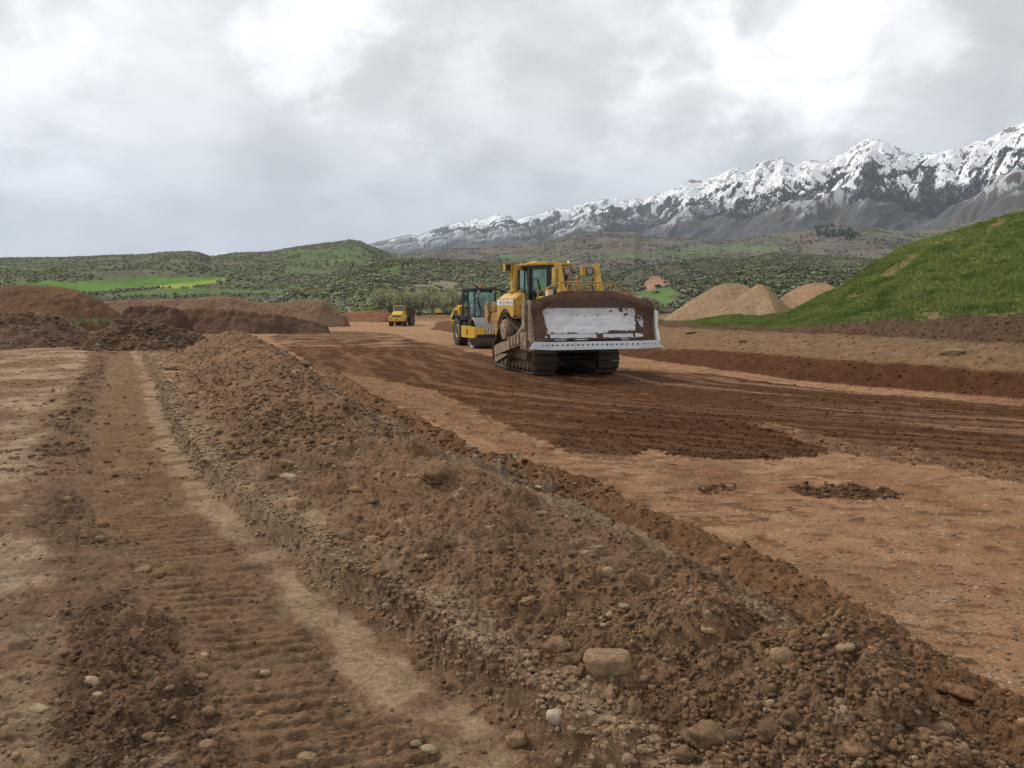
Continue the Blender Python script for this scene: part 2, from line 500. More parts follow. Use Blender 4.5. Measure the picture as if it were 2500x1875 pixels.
H = zz_.copy()
for (hx_, hy_, hr_, hh_) in ((1070, 1150, .24, .13), (2100, 1580, .26, .17), (1240, 1195, .2, .07), (850, 1000, .3, .09), (720, 890, .5, .14), (1720, 1400, .16, .07), (1000, 1365, .3, .07), (1180, 1370, .35, .06)):
    d = ray(hx_, hy_); yy0 = np.interp(hy_, [890, 1000, 1150, 1195, 1365, 1400, 1580], [16, 10.3, 6.6, 5.9, 5.0, 4.1, 3.05]); xx0 = d.x / d.y * yy0
    H += hh_ * np.exp(-(((x - xx0) ** 2 + (y - yy0) ** 2) / hr_ ** 2) ** 1.3)
H += R * (.085 * fbm(x * 1.15, y * 1.15, 3, 30) + .035 * fbm(x * 4.2, y * 4.2, 3, 33)) + .006 * fbm(x * 6, y * 6, 3, 35)
m = y < 60
idx = np.nonzero(m.ravel())[0]
xf, yf = x.ravel()[idx], y.ravel()[idx]
Rf = R.ravel()[idx]
hA, iA = lumps(xf, yf, .62, .34, 1, .10, .42, .75)
hB, iB = lumps(xf, yf, .21, .62, 2, .14, .52, .7)
hC, iC = lumps(xf, yf, .095, .72, 3, .2, .6, .62)
mid_ = .035 * crumb(xf * 3.3, yf * 3.3, 3, 94, .55) * np.clip(Rf * 1.2, 0, .9)
add = mid_ + hA * np.clip(Rf * 1.4 - .6, 0, .8) + hB * np.clip(Rf * 1.1 - .15, 0, .6) + hC * np.clip(Rf * 1.25 - .05, 0, .9)
stone = np.zeros(len(idx), np.float32)
nb = ~(inB.ravel()[idx] | dark.ravel()[idx])
sB = (iB > .93) & (hB > .03) & (Rf > .3) & nb; sC = (iC > .92) & (hC > .014) & (Rf > .2) & nb
stone = np.where(sB | sC, np.where(sB, iB, iC), 0)
nn = np.nonzero(yf < 11)[0]
hD, iD = lumps(xf[nn], yf[nn], .043, .8, 4, .2, .62, .6)
add[nn] += hD * np.clip(Rf[nn] * 1.3, 0.08, .9)
wx_, wy_ = xf[nn] + .03 * gn(xf[nn] * 9, yf[nn] * 9, 90), yf[nn] + .03 * gn(xf[nn] * 9, yf[nn] * 9, 91)
yn_ = yf[nn]
f1, f2, f3 = sstep(11, 7, yn_), sstep(7, 4.2, yn_), sstep(4.4, 2.8, yn_)
rn_ = np.clip(Rf[nn] * 1.2, .0, .85)
fine = rn_ * (.030 * crumb(wx_ * 6.5, wy_ * 6.5, 1, 36) + .017 * f1 * crumb(wx_ * 13.6, wy_ * 13.6, 1, 37) + .013 * f2 * crumb(wx_ * 27, wy_ * 27, 1, 39) + .007 * f3 * crumb(wx_ * 55, wy_ * 55, 1, 40))
fine = fine + np.clip(.3 + Rf[nn], 0, 1) * (.006 * f1 * crumb(wx_ * 11, wy_ * 11, 1, 92) + .005 * f2 * crumb(wx_ * 24, wy_ * 24, 1, 93) + .003 * f3 * crumb(wx_ * 50, wy_ * 50, 1, 95))
add[nn] += fine
hF = H.ravel(); hF[idx] += add
H = hF.reshape(x.shape)
ST = np.zeros(x.size, np.float32); ST[idx] = stone; ST = ST.reshape(x.shape)
# tread marks: across the haul track, and across the dozer's passes
sdir = y * .97 - .25 * x + .05 * gn(x * 1.5, y * 1.5, 43)
tr = np.sin(sdir * 2 * np.pi / .118 + 1.5 * gn(x * .9, y * .9, 70)) + .35
trw = fbm(x * .9, y * .9, 2, 44)
H += tread * (.017 * np.clip(tr * 1.8 + .9 * gn(x * 7, y * 9, 57) + .6 * gn(x * 2, y * 2, 67), -1, 1) * (.25 + .75 * sstep(-.3, .15, trw)) + .016 * crumb(x * 8, sdir * 20, 2, 96)) * (y < 30)
side_tr = sstep(2.0, 2.3, dl) * sstep(3.6, 3.2, dl) * (x < xl) * (y < 30) * sstep(0, .25, trw)
H += side_tr * .012 * np.clip(tr * 1.5, -1, 1)
tdir = .80 * y + .40 * x
tph = tdir * 2 * np.pi / .24 + 2.2 * gn(x * .35, y * .35, 79)
H += (dark * .016 + trd * .022) * np.clip(np.sin(tph) * 1.8 + .5 * gn(x * 5, y * 5, 80), -1, 1) * sstep(.10, .30, gn(acw * .75 + 4, y * .10, 45) + .25 * fbm(x * .8, y * .8, 2, 46)) * (y < 60)
# crust flakes on the pale left ground: raised plates with broken edges
cr = ridged(x * 1.6, y * 3.2, 3, 47)
flake = (1 - strip * .6) * (x < xl) * (1 - cl) * (1 - tread) * (y < 30)
H += flake * (.020 * sstep(.5, .62, cr) + .022 * fbm(x * 2.2, y * 4.4, 3, 49) + .014 * crumb(x * 6, y * 13, 1, 98))
# flaky crust on the road side of the windrow
crust = inW * (x > xc) * sstep(.02, .28, fbm(x * .8, y * .8, 3, 51) + .16) * sstep(.08, .25, b_)
H -= crust * .5 * np.zeros_like(H)
# ragged marks pressed into the damp road
rk = ridged(x * 1.1 + .35 * y, y * 3.0, 3, 53)
marks = road * (~dark) * sstep(.76, .86, rk + .16 * gn(x * .45, y * .45, 55) + .05 * gn(x * 9, y * 9, 62)) * sstep(3, 5, y)
H += marks * (.012 + .012 * gn(x * 14, y * 14, 63))

# colours of the earth itself
def colmix(c, m, col):
    return c + (np.asarray(col, np.float32) - c) * m[..., None].astype(np.float32)
nz1 = fbm(x * .5, y * .5, 4, 61).astype(np.float32); nz2 = fbm(x * 2.3, y * 2.3, 3, 65).astype(np.float32)
ALB = np.empty(x.shape + (3,), np.float32)
ALB[:] = (.190, .116, .068)
ALB = colmix(ALB, (x < xl) * sstep(-.25, .35, nz1 + .35 * nz2) * sstep(1.55, 1.9, dl + .3 * nz2) * .9 * (1 - .6 * cl2), (.355, .258, .168))
ALB = colmix(ALB, tread, (.185, .112, .064))
ALB = colmix(ALB, tread * sstep(.1, .4, nz2) * .5, (.25, .165, .10))
ALB = colmix(ALB, cl * .8, (.170, .104, .064))
ALB = colmix(ALB, strip * sstep(-.40, .1, nz2 + .4 * nz1) * .8, (.315, .225, .14))
ALB = colmix(ALB, inW * 1.0, (.225, .134, .076))
ALB = colmix(ALB, inW * sstep(0, .45, nz1) * .6, (.165, .102, .06))
ALB = colmix(ALB, inW * sstep(.05, .4, nz2) * .45, (.265, .168, .10))
ALB = colmix(ALB, inW * sstep(.30, .05, a) * sstep(-.25, .2, nz2) * fade, (.31, .215, .13))
ALB = colmix(ALB, np.exp(-(dl - .03) ** 2 / .006) * sstep(3.6, 5.5, y + nz2) * fade * .7 * ((x < xl) | inW), (.30, .21, .13))
ALB = colmix(ALB, crust * .8, (.285, .20, .13))
ALB = colmix(ALB, inR * 1.0, (.195, .106, .056))
ALB = colmix(ALB, inR * sstep(0, .4, nz2) * .5, (.24, .14, .078))
ALB = colmix(ALB, (x < xl) * (y > 30) * sstep(30, 40, y), (.20, .105, .06))
ALB = colmix(ALB, road * 1.0, (.285, .160, .087))
ALB = colmix(ALB, road * sstep(-.05, .4, nz1 + .3 * streak) * .8, (.225, .115, .058))
ALB = colmix(ALB, road * sstep(.15, .5, nz2) * .4, (.35, .235, .145))
ALB = colmix(ALB, trd * (.35 + .5 * sstep(-.1, .3, nz2)), (.185, .098, .05))
ALB = colmix(ALB, brn * (.5 + .5 * sstep(-.2, .2, nz2)), (.165, .092, .05))
dk = dark.astype(np.float32)
ALB = colmix(ALB, dk, (.080, .036, .016))
ALB = colmix(ALB, dk * sstep(0.0, .45, nz2) * .5, (.12, .056, .025))
ALB = colmix(ALB, dk * sstep(.08, .30, streak + .25 * streak2) * .5, (.165, .09, .05))
ALB = colmix(ALB, dk * sstep(.12, .32, gn(acw * 2.2, y * .14, 71) + .25 * nz2) * .4, (.22, .12, .065))
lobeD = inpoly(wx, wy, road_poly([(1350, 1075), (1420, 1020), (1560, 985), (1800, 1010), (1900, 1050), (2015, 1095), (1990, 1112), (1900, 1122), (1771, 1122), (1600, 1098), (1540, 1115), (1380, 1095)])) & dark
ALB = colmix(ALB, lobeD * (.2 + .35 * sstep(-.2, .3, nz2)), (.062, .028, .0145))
lightD = inpoly(wx, wy, road_poly([(1480, 905), (1800, 922), (2300, 990), (2600, 1030), (2600, 1070), (2200, 1032), (1900, 985), (1600, 935)])) & dark
ALB = colmix(ALB, lightD * sstep(-.05, .2, streak + .4 * streak2) * .7, (.235, .138, .085))
leftD = inpoly(wx, wy, road_poly([(640, 800), (1100, 845), (1200, 900), (1350, 1000), (1370, 1090), (1265, 1046), (1152, 992), (881, 916), (700, 860)])) & dark
ALB = colmix(ALB, leftD * sstep(-.1, .35, streak2 + .7 * nz2 + .4 * streak) * .42, (.18, .095, .046))
ALB = colmix(ALB, patch * .9, (.125, .068, .038))
ALB = colmix(ALB, marks * .75, (.13, .068, .036))
ALB = colmix(ALB, (road & (y > 40)) * sstep(-.1, .3, nz1) * .6, (.33, .21, .125))
ALB = colmix(ALB, inB * 1.0, (.20, .122, .066))
ALB = colmix(ALB, inB * sstep(.0, .5, nz2) * .5, (.255, .17, .105))
ALB = colmix(ALB, inB * sstep(1.05, .85, db + .15 * nz2), (.098, .044, .022))
ALB = colmix(ALB, inB * sstep(3.2, 3.6, db + .5 * nz2) * sstep(7.5, 6.5, db), (.115, .07, .044))
ALB = colmix(ALB, inB * (y > 40) * sstep(3, 2, db), (.115, .052, .03))
farm = sstep(300, 420, y + 60 * gn(x / 60, y / 60, 99))
vg = sstep(-.3, .3, fbm(x * .006, y * .006, 4, 73))
ALB = colmix(ALB, farm, (.10, .10, .055))
ALB = colmix(ALB, farm * vg, (.085, .125, .04))
plat = inB * sstep(7, 9, db)
ALB = colmix(ALB, plat, (.13, .12, .055))
hue = (.75 + .6 * ST)[..., None]
VAR = np.ones(x.size, np.float32); VAR[idx] = (.86 + .28 * iC) * (.90 + .20 * iB); VAR = lerp(1, VAR.reshape(x.shape), np.clip(R * 1.6, 0, 1))
ALB = np.where((ST > 0)[..., None], ALB * .5 + C(.27, .20, .13) * hue * .55, ALB) * VAR[..., None]
fl, fi = lumps(x.ravel(), y.ravel(), .105, .34, 6, .07, .20, 1.0)
fm = ((fl.reshape(x.shape) > 0) & (road & ~dark) & (y < 26))
ALB = np.where(fm[..., None], ALB * .4 + C(.42, .34, .25) * .6, ALB)
H += fm * .004
ALB = np.clip(ALB, .01, .8)

GZ = H
def ground_hit(px, py):
    """where the line of sight through a photo pixel meets the ground"""
    d = ray(px, py)
    k = np.interp(d.x / d.y, U, np.arange(NC)); k0 = int(k); f = k - k0
    z = GZ[:, k0] * (1 - f) + GZ[:, min(k0 + 1, NC - 1)] * f
    sight = CZ + d.z / d.y * YR
    i = np.nonzero(z >= sight)[0]
    i = int(i[0]) if len(i) else NR - 1
    if i > 0:
        a0 = sight[i - 1] - z[i - 1]; a1 = z[i] - sight[i]
        Y = YR[i - 1] + (YR[i] - YR[i - 1]) * a0 / (a0 + a1 + 1e-9)
    else:
        Y = YR[0]
    return Vector((d.x / d.y * Y, Y, CZ + d.z / d.y * Y))
def ground_z(xx, yy):
    k = np.interp(np.asarray(xx) / np.asarray(yy), U, np.arange(NC)); r = np.interp(yy, YR, np.arange(NR))
    k = np.clip(k, 0, NC - 1.001); r = np.clip(r, 0, NR - 1.001)
    k0 = k.astype(int); r0 = r.astype(int); fk = k - k0; fr = r - r0
    return (GZ[r0, k0] * (1 - fk) + GZ[r0, k0 + 1] * fk) * (1 - fr) + (GZ[r0 + 1, k0] * (1 - fk) + GZ[r0 + 1, k0 + 1] * fk) * fr

zone = np.zeros(x.shape, np.int8)
zone[road] = 1
zone[inW] = 2
zone[inR] = 3
zone[inB] = 4
zone[y >= 165] = 5
Q = grid_quads(NR, NC)
zq = zone.ravel()[Q[:, 0]]
PV = np.stack([GX, GY, GZ], -1).reshape(-1, 3)
PC = ALB.reshape(-1, 3)
def zone_mesh(zid, name):
    q_ = Q[zq == zid]
    used, inv = np.unique(q_.ravel(), return_inverse=True)
    return np_mesh(name, PV[used], inv, 4, MATS['soil'], PC[used])
tag(zone_mesh(0, 'ground'), kind='structure')
tag(zone_mesh(1, 'road'), kind='structure')
tag(zone_mesh(2, 'soil_windrow'), 'long brown windrow of loose clods and cobbles heaped along the dirt road', 'dirt ridge')
tag(zone_mesh(3, 'soil_ridge'), 'low reddish ridge of soil between the big brown windrow and the tan road', 'dirt ridge')
tag(zone_mesh(4, 'bank'), kind='structure')
tag(zone_mesh(5, 'valley'), kind='structure')
# ------------------------------------------------------------------ mesh builder for machines
class MB:
    def __init__(self):
        self.bm = bmesh.new()
        self.mats, self.cur = [], 0
        self.lay = self.bm.faces.layers.int.new('set')
    def box(self, c, s, rot=None, taper=None):
        """box by centre and size; rot = (x, y, z) angles; taper = (x, y) scale of the top face"""
        r = bmesh.ops.create_cube(self.bm, size=1.0)
        M = Matrix.Translation(c) @ (Euler(rot).to_matrix().to_4x4() if rot else Matrix()) @ Matrix.Diagonal((*s, 1))
        for v in r['verts']:
            if taper and v.co.z > 0:
                v.co.x *= taper[0]; v.co.y *= taper[1]
            v.co = M @ v.co
        return self
    def prism(self, pts, axis, a, b):
        """outline extruded along an axis: for 'x' pts are (y, z), for 'y' (x, z), for 'z' (x, y)"""
        def p(q, t):
            return {'x': (t, q[0], q[1]), 'y': (q[0], t, q[1]), 'z': (q[0], q[1], t)}[axis]
        A = [self.bm.verts.new(p(q, a)) for q in pts]
        B = [self.bm.verts.new(p(q, b)) for q in pts]
        n = len(pts)
        f = [self.bm.faces.new(A), self.bm.faces.new(B[::-1])]
        for i in range(n):
            f.append(self.bm.faces.new((A[i], B[i], B[(i + 1) % n], A[(i + 1) % n])))
        bmesh.ops.recalc_face_normals(self.bm, faces=f)
        return self
    def cyl(self, p0, p1, r0, r1=None, n=20):
        p0, p1 = Vector(p0), Vector(p1)
        r1 = r0 if r1 is None else r1
        d = p1 - p0
        q = d.to_track_quat('Z', 'Y').to_matrix().to_4x4()
        bmesh.ops.create_cone(self.bm, cap_ends=True, segments=n, radius1=max(r0, 1e-4), radius2=max(r1, 1e-4), depth=d.length,
                              matrix=Matrix.Translation((p0 + p1) / 2) @ q)
        return self
    def tube(self, pts, r, n=8):
        for p, q in zip(pts[:-1], pts[1:]):
            self.cyl(p, q, r, r, n)
        for p in pts[1:-1]:
            bmesh.ops.create_icosphere(self.bm, subdivisions=1, radius=r, matrix=Matrix.Translation(p))
        return self
    def ball(self, c, s, sub=2):
        bmesh.ops.create_icosphere(self.bm, subdivisions=sub, radius=1.0, matrix=Matrix.Translation(c) @ Matrix.Diagonal((*s, 1)))
        return self
    def lathe(self, prof, c, axis='x', n=36):
        """profile of (radius, along) turned about an axis through c"""
        rings = []
        for r, h in prof:
            ring = []
            for i in range(n):
                t = 2 * math.pi * i / n
                a, b = r * math.cos(t), r * math.sin(t)
                v = {'x': (h, a, b), 'y': (a, h, b), 'z': (a, b, h)}[axis]
                ring.append(self.bm.verts.new(Vector(c) + Vector(v)))
            rings.append(ring)
        fs = []
        for A, B in zip(rings[:-1], rings[1:]):
            for i in range(n):
                fs.append(self.bm.faces.new((A[i], A[(i + 1) % n], B[(i + 1) % n], B[i])))
        for ring in (rings[0], rings[-1]):
            fs.append(self.bm.faces.new(ring))
        bmesh.ops.recalc_face_normals(self.bm, faces=fs)
        return self
    def mark(self, mat=None):
        """faces added from here on take another material"""
        for f in self.bm.faces:
            if not f[self.lay]:
                f[self.lay] = 1
                f.material_index = self.cur
        if mat:
            self.mats.append(mat)
            self.cur = len(self.mats)
        return self
    def poly(self, pts):
        self.bm.faces.new([self.bm.verts.new(p) for p in pts])
        return self
    def lump(self, amp, scale, seed=0):
        """uneven surface, for caked mud and worn stone"""
        bmesh.ops.subdivide_edges(self.bm, edges=self.bm.edges[:], cuts=3, use_grid_fill=True)
        self.bm.normal_update()
        from mathutils import noise
        for v in self.bm.verts:
            n = noise.fractal(v.co * scale + Vector((seed, seed * 2.1, 3.3)), 1.0, 2.0, 3)
            v.co += v.normal * n * amp
        return self
    def build(self, name, mat, parent=None, bevel=0.0, seg=2, label=None):
        self.mark()
        if bevel:
            es = [e for e in self.bm.edges if len(e.link_faces) == 2 and e.calc_face_angle(0) > 0.45]
            if es:
                bmesh.ops.bevel(self.bm, geom=es, offset=bevel, segments=seg, affect='EDGES', clamp_overlap=True)
        me = bpy.data.meshes.new(name)
        self.bm.to_mesh(me)
        self.bm.free()
        for p in me.polygons:
            p.use_smooth = True
        me.set_sharp_from_angle(angle=math.radians(32))
        for k in [mat] + self.mats:
            me.materials.append(MATS[k])
        o = bpy.data.objects.new(name, me)
        COL.objects.link(o)
        if parent:
            o.parent = parent
        return tag(o, label)

# ------------------------------------------------------------------ people in the cabs
def seated_person(loc, rz, label, top, arms_to, vest=True):
    """hips at loc, facing local +Y, both hands forward on controls"""
    root = empty('person', loc, rz, label, 'person')
    V = [(0, 0, 0), (0, -.02, .18), (0, -.03, .40), (0, -.02, .52), (0, .0, .60), (0, .03, .70), (0, .03, .80)]
    R_ = [.15, .145, .155, .09, .06, .085, .07]
    E_ = [(i, i + 1) for i in range(6)]
    def chain(start, pts, rads):
        k = start
        for p, r in zip(pts, rads):
            V.append(p); R_.append(r); E_.append((k, len(V) - 1)); k = len(V) - 1
        return k
    for s in (-1, 1):
        hx, hy, hz = arms_to[0] * s, arms_to[1], arms_to[2]
        w_ = chain(2, [(s * .19, -.02, .44), (s * .26, .06, .20), (s * .22, .27, .16), (hx, hy, hz)], [.075, .055, .042, .03])
        for k in range(4):                                  # four curled fingers and a thumb
            fx = hx + (k - 1.5) * .019
            ln = (.034, .042, .045, .038)[k]
            chain(w_, [(fx, hy + .055, hz + .012), (fx, hy + .055 + ln, hz - .004), (fx, hy + .05 + ln, hz - .03)], [.011, .0095, .008])
        chain(w_, [(hx - s * .04, hy + .03, hz - .005), (hx - s * .045, hy + .065, hz - .02)], [.012, .009])
        chain(0, [(s * .10, .12, .0), (s * .13, .42, .03), (s * .12, .46, -.22), (s * .12, .46, -.38), (s * .12, .58, -.42)], [.095, .07, .055, .045, .04])
    me = bpy.data.meshes.new('body')
    me.from_pydata(V, E_, [])
    body = bpy.data.objects.new('body', me)
    COL.objects.link(body)
    body.parent = root
    sk = body.modifiers.new('Skin', 'SKIN')
    for i, r in enumerate(R_):
        me.skin_vertices[0].data[i].radius = (r, r)
    me.skin_vertices[0].data[0].use_root = True
    sk.use_smooth_shade = True
    body.modifiers.new('Subdivision', 'SUBSURF').levels = 1
    body.modifiers['Subdivision'].render_levels = 1
    me.materials.append(MATS['skin'])
    m = MB().lathe([(.10, -.05), (.185, -.02), (.19, .15), (.20, .34), (.175, .46), (.085, .53)], (0, -.02, 0), 'z', 20)
    for s in (-1, 1):
        m.cyl((s * .17, -.02, .45), (s * .255, .05, .22), .088, .072, 12)
        if not vest:
            m.cyl((s * .255, .05, .22), (s * .225, .25, .165), .07, .052, 12)
    m.build('vest' if vest else 'jacket', top, root)
    m = MB()
    for s in (-1, 1):
        m.cyl((s * .09, .0, .0), (s * .13, .43, .03), .125, .085, 14).cyl((s * .13, .43, .04), (s * .12, .46, -.36), .085, .06, 14)
    m.build('trousers', 'dark_cloth', root)
    m = MB().ball((0, .03, .745), (.078, .095, .115), 2).ball((0, .13, .73), (.013, .022, .02), 1)
    for s in (-1, 1):
        m.ball((s * .08, .02, .735), (.012, .022, .032), 1).ball((s * .03, .115, .755), (.014, .01, .009), 1)
    m.ball((0, .118, .69), (.03, .012, .008), 1)
    m.build('head', 'skin', root)
    MB().lathe([(.10, .0), (.105, .03), (.09, .08), (.05, .115), (.005, .125)], (0, .02, .775), 'z', 18).box((0, .125, .785), (.14, .07, .012)).build('hard_hat', 'white_plastic' if vest else 'dark_cloth', root)
    return root

# ------------------------------------------------------------------ bulldozer (local: +X its right, +Y forward, +Z up)
YAW = math.radians(18.5)
DOZ = Vector((1.36, 25.6, 0.02))
doz = empty('bulldozer', DOZ, math.pi + YAW, 'big yellow bulldozer on crawler tracks with its wide muddy steel blade raised', 'bulldozer')
def hull(pts):
    pts = sorted(set(pts))
    def half(ps):
        h = []
        for p in ps:
            while len(h) > 1 and (h[-1][0] - h[-2][0]) * (p[1] - h[-2][1]) - (h[-1][1] - h[-2][1]) * (p[0] - h[-2][0]) <= 0:
                h.pop()
            h.append(p)
        return h
    a, b = half(pts), half(pts[::-1])
    return a[:-1] + b[:-1]
def resample(loop, step):
    L = [Vector(p) for p in loop] + [Vector(loop[0])]
    cum = [0.0]
    for p, q in zip(L[:-1], L[1:]):
        cum.append(cum[-1] + (q - p).length)
    n = round(cum[-1] / step)
    outp = []
    for k in range(n):
        s = cum[-1] * k / n
        i = max(j for j in range(len(cum) - 1) if cum[j] <= s)
        outp.append(L[i].lerp(L[i + 1], (s - cum[i]) / max(cum[i + 1] - cum[i], 1e-9)))
    return outp
def circle(cy, cz, r, n=48):
    return [(cy + r * math.cos(2 * math.pi * i / n), cz + r * math.sin(2 * math.pi * i / n)) for i in range(n)]
SPK = (-.95, 1.38)
loop = hull(circle(1.68, .47, .43) + circle(-1.90, .47, .43) + circle(*SPK, .40))
for sx in (1, -1):
    cx = sx * 1.04
    sh = resample(loop, .205)
    m = MB()
    for i, p in enumerate(sh):
        q0, q1 = sh[i - 1], sh[(i + 1) % len(sh)]
        d = (q1 - q0).normalized()
        ang = math.atan2(d.y, d.x)
        nrm = Vector((d.y, -d.x))
        c = p + nrm * .0
        m.box((cx, c.x, c.y), (.70, .195, .035), (ang, 0, 0))
        g = p + nrm * .035 - d * .07
        m.box((cx, g.x, g.y), (.70, .028, .075), (ang, 0, 0))
        k = p - nrm * .06
        m.box((cx, k.x, k.y), (.24, .17, .10), (ang, 0, 0))
    tr_ = m.build('track', 'track_steel', doz)
    m = MB().prism([(-1.55, .38), (1.45, .38), (1.50, .62), (.9, .80), (-.2, .80), (-1.3, .72), (-1.6, .55)], 'x', cx - .17, cx + .17)
    m.prism([(-1.1, .10), (1.1, .10), (1.1, .40), (-1.1, .40)], 'x', cx + sx * .155, cx + sx * .185)
    fr = m.build('track_frame', 'muddy_steel', doz, .02)
    m = MB().prism([(-1.45, .42), (1.2, .42), (1.32, .60), (.7, .80), (-.5, .86), (-1.4, .70)], 'x', cx + sx * .17, cx + sx * .33)
    m.lump(.05, 2.3, sx).build('frame_guard', 'tan_mud', doz)
    for (yy, rr) in ((1.68, .39), (-1.90, .39)):
        MB().lathe([(.06, -.14), (.16, -.14), (.18, -.10), (.30, -.10), (rr, -.09), (rr, -.05), (rr - .04, 0), (rr, .05), (rr, .09), (.30, .10), (.18, .10), (.16, .14), (.06, .14)], (cx, yy, .47), 'x', 32).build('idler', 'track_steel', doz)
    for k in range(8):
        yy = -1.28 + k * .365
        MB().lathe([(.04, -.2), (.10, -.2), (.155, -.18), (.155, -.12), (.12, -.1), (.12, .1), (.155, .12), (.155, .18), (.11, .2), (.09, .30), (.03, .31)], (cx + sx * .02, yy, .21), 'x', 18).build('track_roller', 'muddy_steel', doz)
    m = MB().lathe([(.10, -.30), (.30, -.28), (.36, -.1), (.36, .1), (.33, .14), (.30, .26), (.27, .30), (.12, .33), (.03, .33)], (cx, *SPK), 'x', 32)
    for k in range(22):
        t = 2 * math.pi * k / 22
        m.box((cx, SPK[0] + .35 * math.cos(t), SPK[1] + .35 * math.sin(t)), (.09, .05, .08), (t, 0, 0))
    sp = m.build('sprocket', 'muddy_steel', doz)
    # caked final drive cover
    m = MB().lathe([(.36, .0), (.355, .17), (.32, .24), (.20, .27), (.02, .28)], (cx + (.14 if sx > 0 else -.14), SPK[0] - .03, SPK[1] - .08), 'x', 28)
    if sx < 0:
        bmesh.ops.scale(m.bm, vec=(-1, 1, 1), verts=m.bm.verts[:], space=Matrix.Translation((1.18, 0, 0)))
        bmesh.ops.reverse_faces(m.bm, faces=m.bm.faces[:])
    m.lump(.03, 5, 2).build('drive_cover', 'tan_mud', sp)
    # mud caked on the inner chain
    # fender tank over the track
    fo, fi_ = sx * 1.34, sx * .66
    def fy(v):
        return v
    side = [(-1.95, 1.62), (-1.95, 2.34), (-.12, 2.34), (-.10, 1.80), (-.22, 1.72), (-.42, 1.76), (-.62, 1.90), (-.78, 1.99), (-1.0, 2.02), (-1.25, 1.98), (-1.5, 1.86), (-1.72, 1.68), (-1.80, 1.58)]
    MB().prism(side, 'x', fo - sx * .03, fo).build('fender_panel', 'yellow_paint', doz, .012)
    m = MB().prism([(sx * 1.305, 2.02), (sx * 1.305, 2.34), (sx * 1.05, 2.53), (sx * .86, 2.55), (sx * .86, 2.02)], 'y', -1.94, -.42)
    fb = m.build('fender_tank', 'yellow_paint', doz, .025)
    m = MB().prism([(sx * 1.31, 1.78), (sx * 1.31, 2.34), (sx * 1.08, 2.49), (sx * .92, 2.51), (sx * .92, 1.78)], 'y', -.42, -.12)
    m.build('tank_front', 'yellow_paint', fb, .02)
    MB().box((sx * .95, -.16, 1.72), (.66, .42, .05)).box((sx * .95, .02, 1.76), (.66, .03, .06)).build('step', 'worn_yellow', fb, .01)
    # decal strip with the maker's yellow square and dark figures
    mm = MB().box((fo + sx * .004, -1.03, 2.215), (.012, 1.74, .20)).mark('clean_yellow').box((fo + sx * .012, -1.12, 2.215), (.008, .17, .15)).mark('drum_steel')
    for (yy, w_, zc_, h_) in ((-1.40, .03, 2.215, .13), (-1.47, .03, 2.215, .13), (-1.435, .06, 2.27, .025), (-1.56, .10, 2.22, .03), (-.80, .05, 2.215, .12), (-.70, .03, 2.215, .12), (-.62, .05, 2.255, .04), (-.5, .16, 2.215, .02), (-.5, .16, 2.17, .02), (-.28, .12, 2.215, .05)):
        mm.box((fo + sx * .012, yy, zc_), (.008, w_, h_))
    mm.build('decal', 'white_decal', fb)
    MB().lathe([(.005, .03), (.04, .03), (.05, 0), (.05, -.03)], (sx * 1.08, -.095, 2.12), 'y', 12).build('cap', 'worn_yellow', fb)
    MB().box((sx * 1.02, -1.15, 2.56), (.30, .10, .06), (0, 0, .5)).build('handle', 'yellow_paint', fb, .01)
    MB().cyl((sx * .95, -.62, 2.53), (sx * .95, -.62, 2.62), .06, n=12).build('filler_cap', 'yellow_paint', fb, .01)
    # push arm, brace, links to the blade
    ax = sx * 1.62
    m = MB().prism([(-1.0, .46), (-1.02, .74), (-.7, .82), (.2, .98), (1.4, 1.14), (2.3, 1.36), (3.0, 1.46), (3.08, 1.0), (2.5, .94), (1.6, .90), (.4, .70), (-.6, .50)], 'x', ax - .13, ax + .13)
    m.lump(.035, 3.2, 5 + sx)
    arm = m.build('push_arm', 'tan_mud', doz)
    m = MB()
    for k in range(7):
        m.box((ax + sx * .15, .75 + k * .30, .98 + k * .045), (.08, .16, .30), (.1, 0, 0))
    m.lump(.02, 5, 3).build('arm_rib', 'tan_mud', arm)
    MB().prism([(-.98, .42), (-.85, .24), (-.3, .36), (.35, .56), (-.5, .52)], 'x', ax - .1, ax + .1).lump(.03, 4, 8).build('trunnion', 'tan_mud', arm)
    MB().cyl((ax - sx * .05, .95, 1.08), (ax - sx * .05, 2.0, 1.62), .13, .12, 14).cyl((ax - sx * .05, 2.0, 1.62), (ax - sx * .02, 2.9, 2.0), .085, .09, 12).ball((ax - sx * .05, .92, 1.07), (.17, .17, .17)).ball((ax - sx * .05, 2.0, 1.64), (.15, .2, .15)).lump(.03, 3, 4).build('tilt_cylinder', 'tan_mud', doz)
# main body
MB().prism([(-2.25, .75), (-2.3, 1.9), (-1.9, 2.1), (.2, 2.1), (2.1, 1.7), (2.3, .7), (1.6, .55), (-1.6, .55)], 'x', -.66, .66).build('hull', 'black_paint', doz, .03)
MB().box((0, 1.2, .62), (2.2, .34, .3)).build('equalizer_bar', 'track_steel', doz, .02)
hood = MB().prism([(-.15, 1.7), (-.15, 2.42), (1.0, 2.44), (2.15, 2.30), (2.25, 2.1), (2.25, 1.1), (.3, 1.1)], 'x', -.56, .56).build('hood', 'yellow_paint', doz, .05)
m = MB()
for k in range(9):
    m.box((0, 2.265, 1.2 + k * .11), (.9, .03, .05))
m.build('grille', 'black_paint', hood)
MB().cyl((-.02, .75, 2.44), (-.02, .75, 2.62), .12, n=18).lathe([(.16, 0), (.23, .02), (.24, .16), (.20, .24), (.05, .27)], (-.02, .75, 2.60), 'z', 24).build('air_cleaner', 'black_paint', hood)
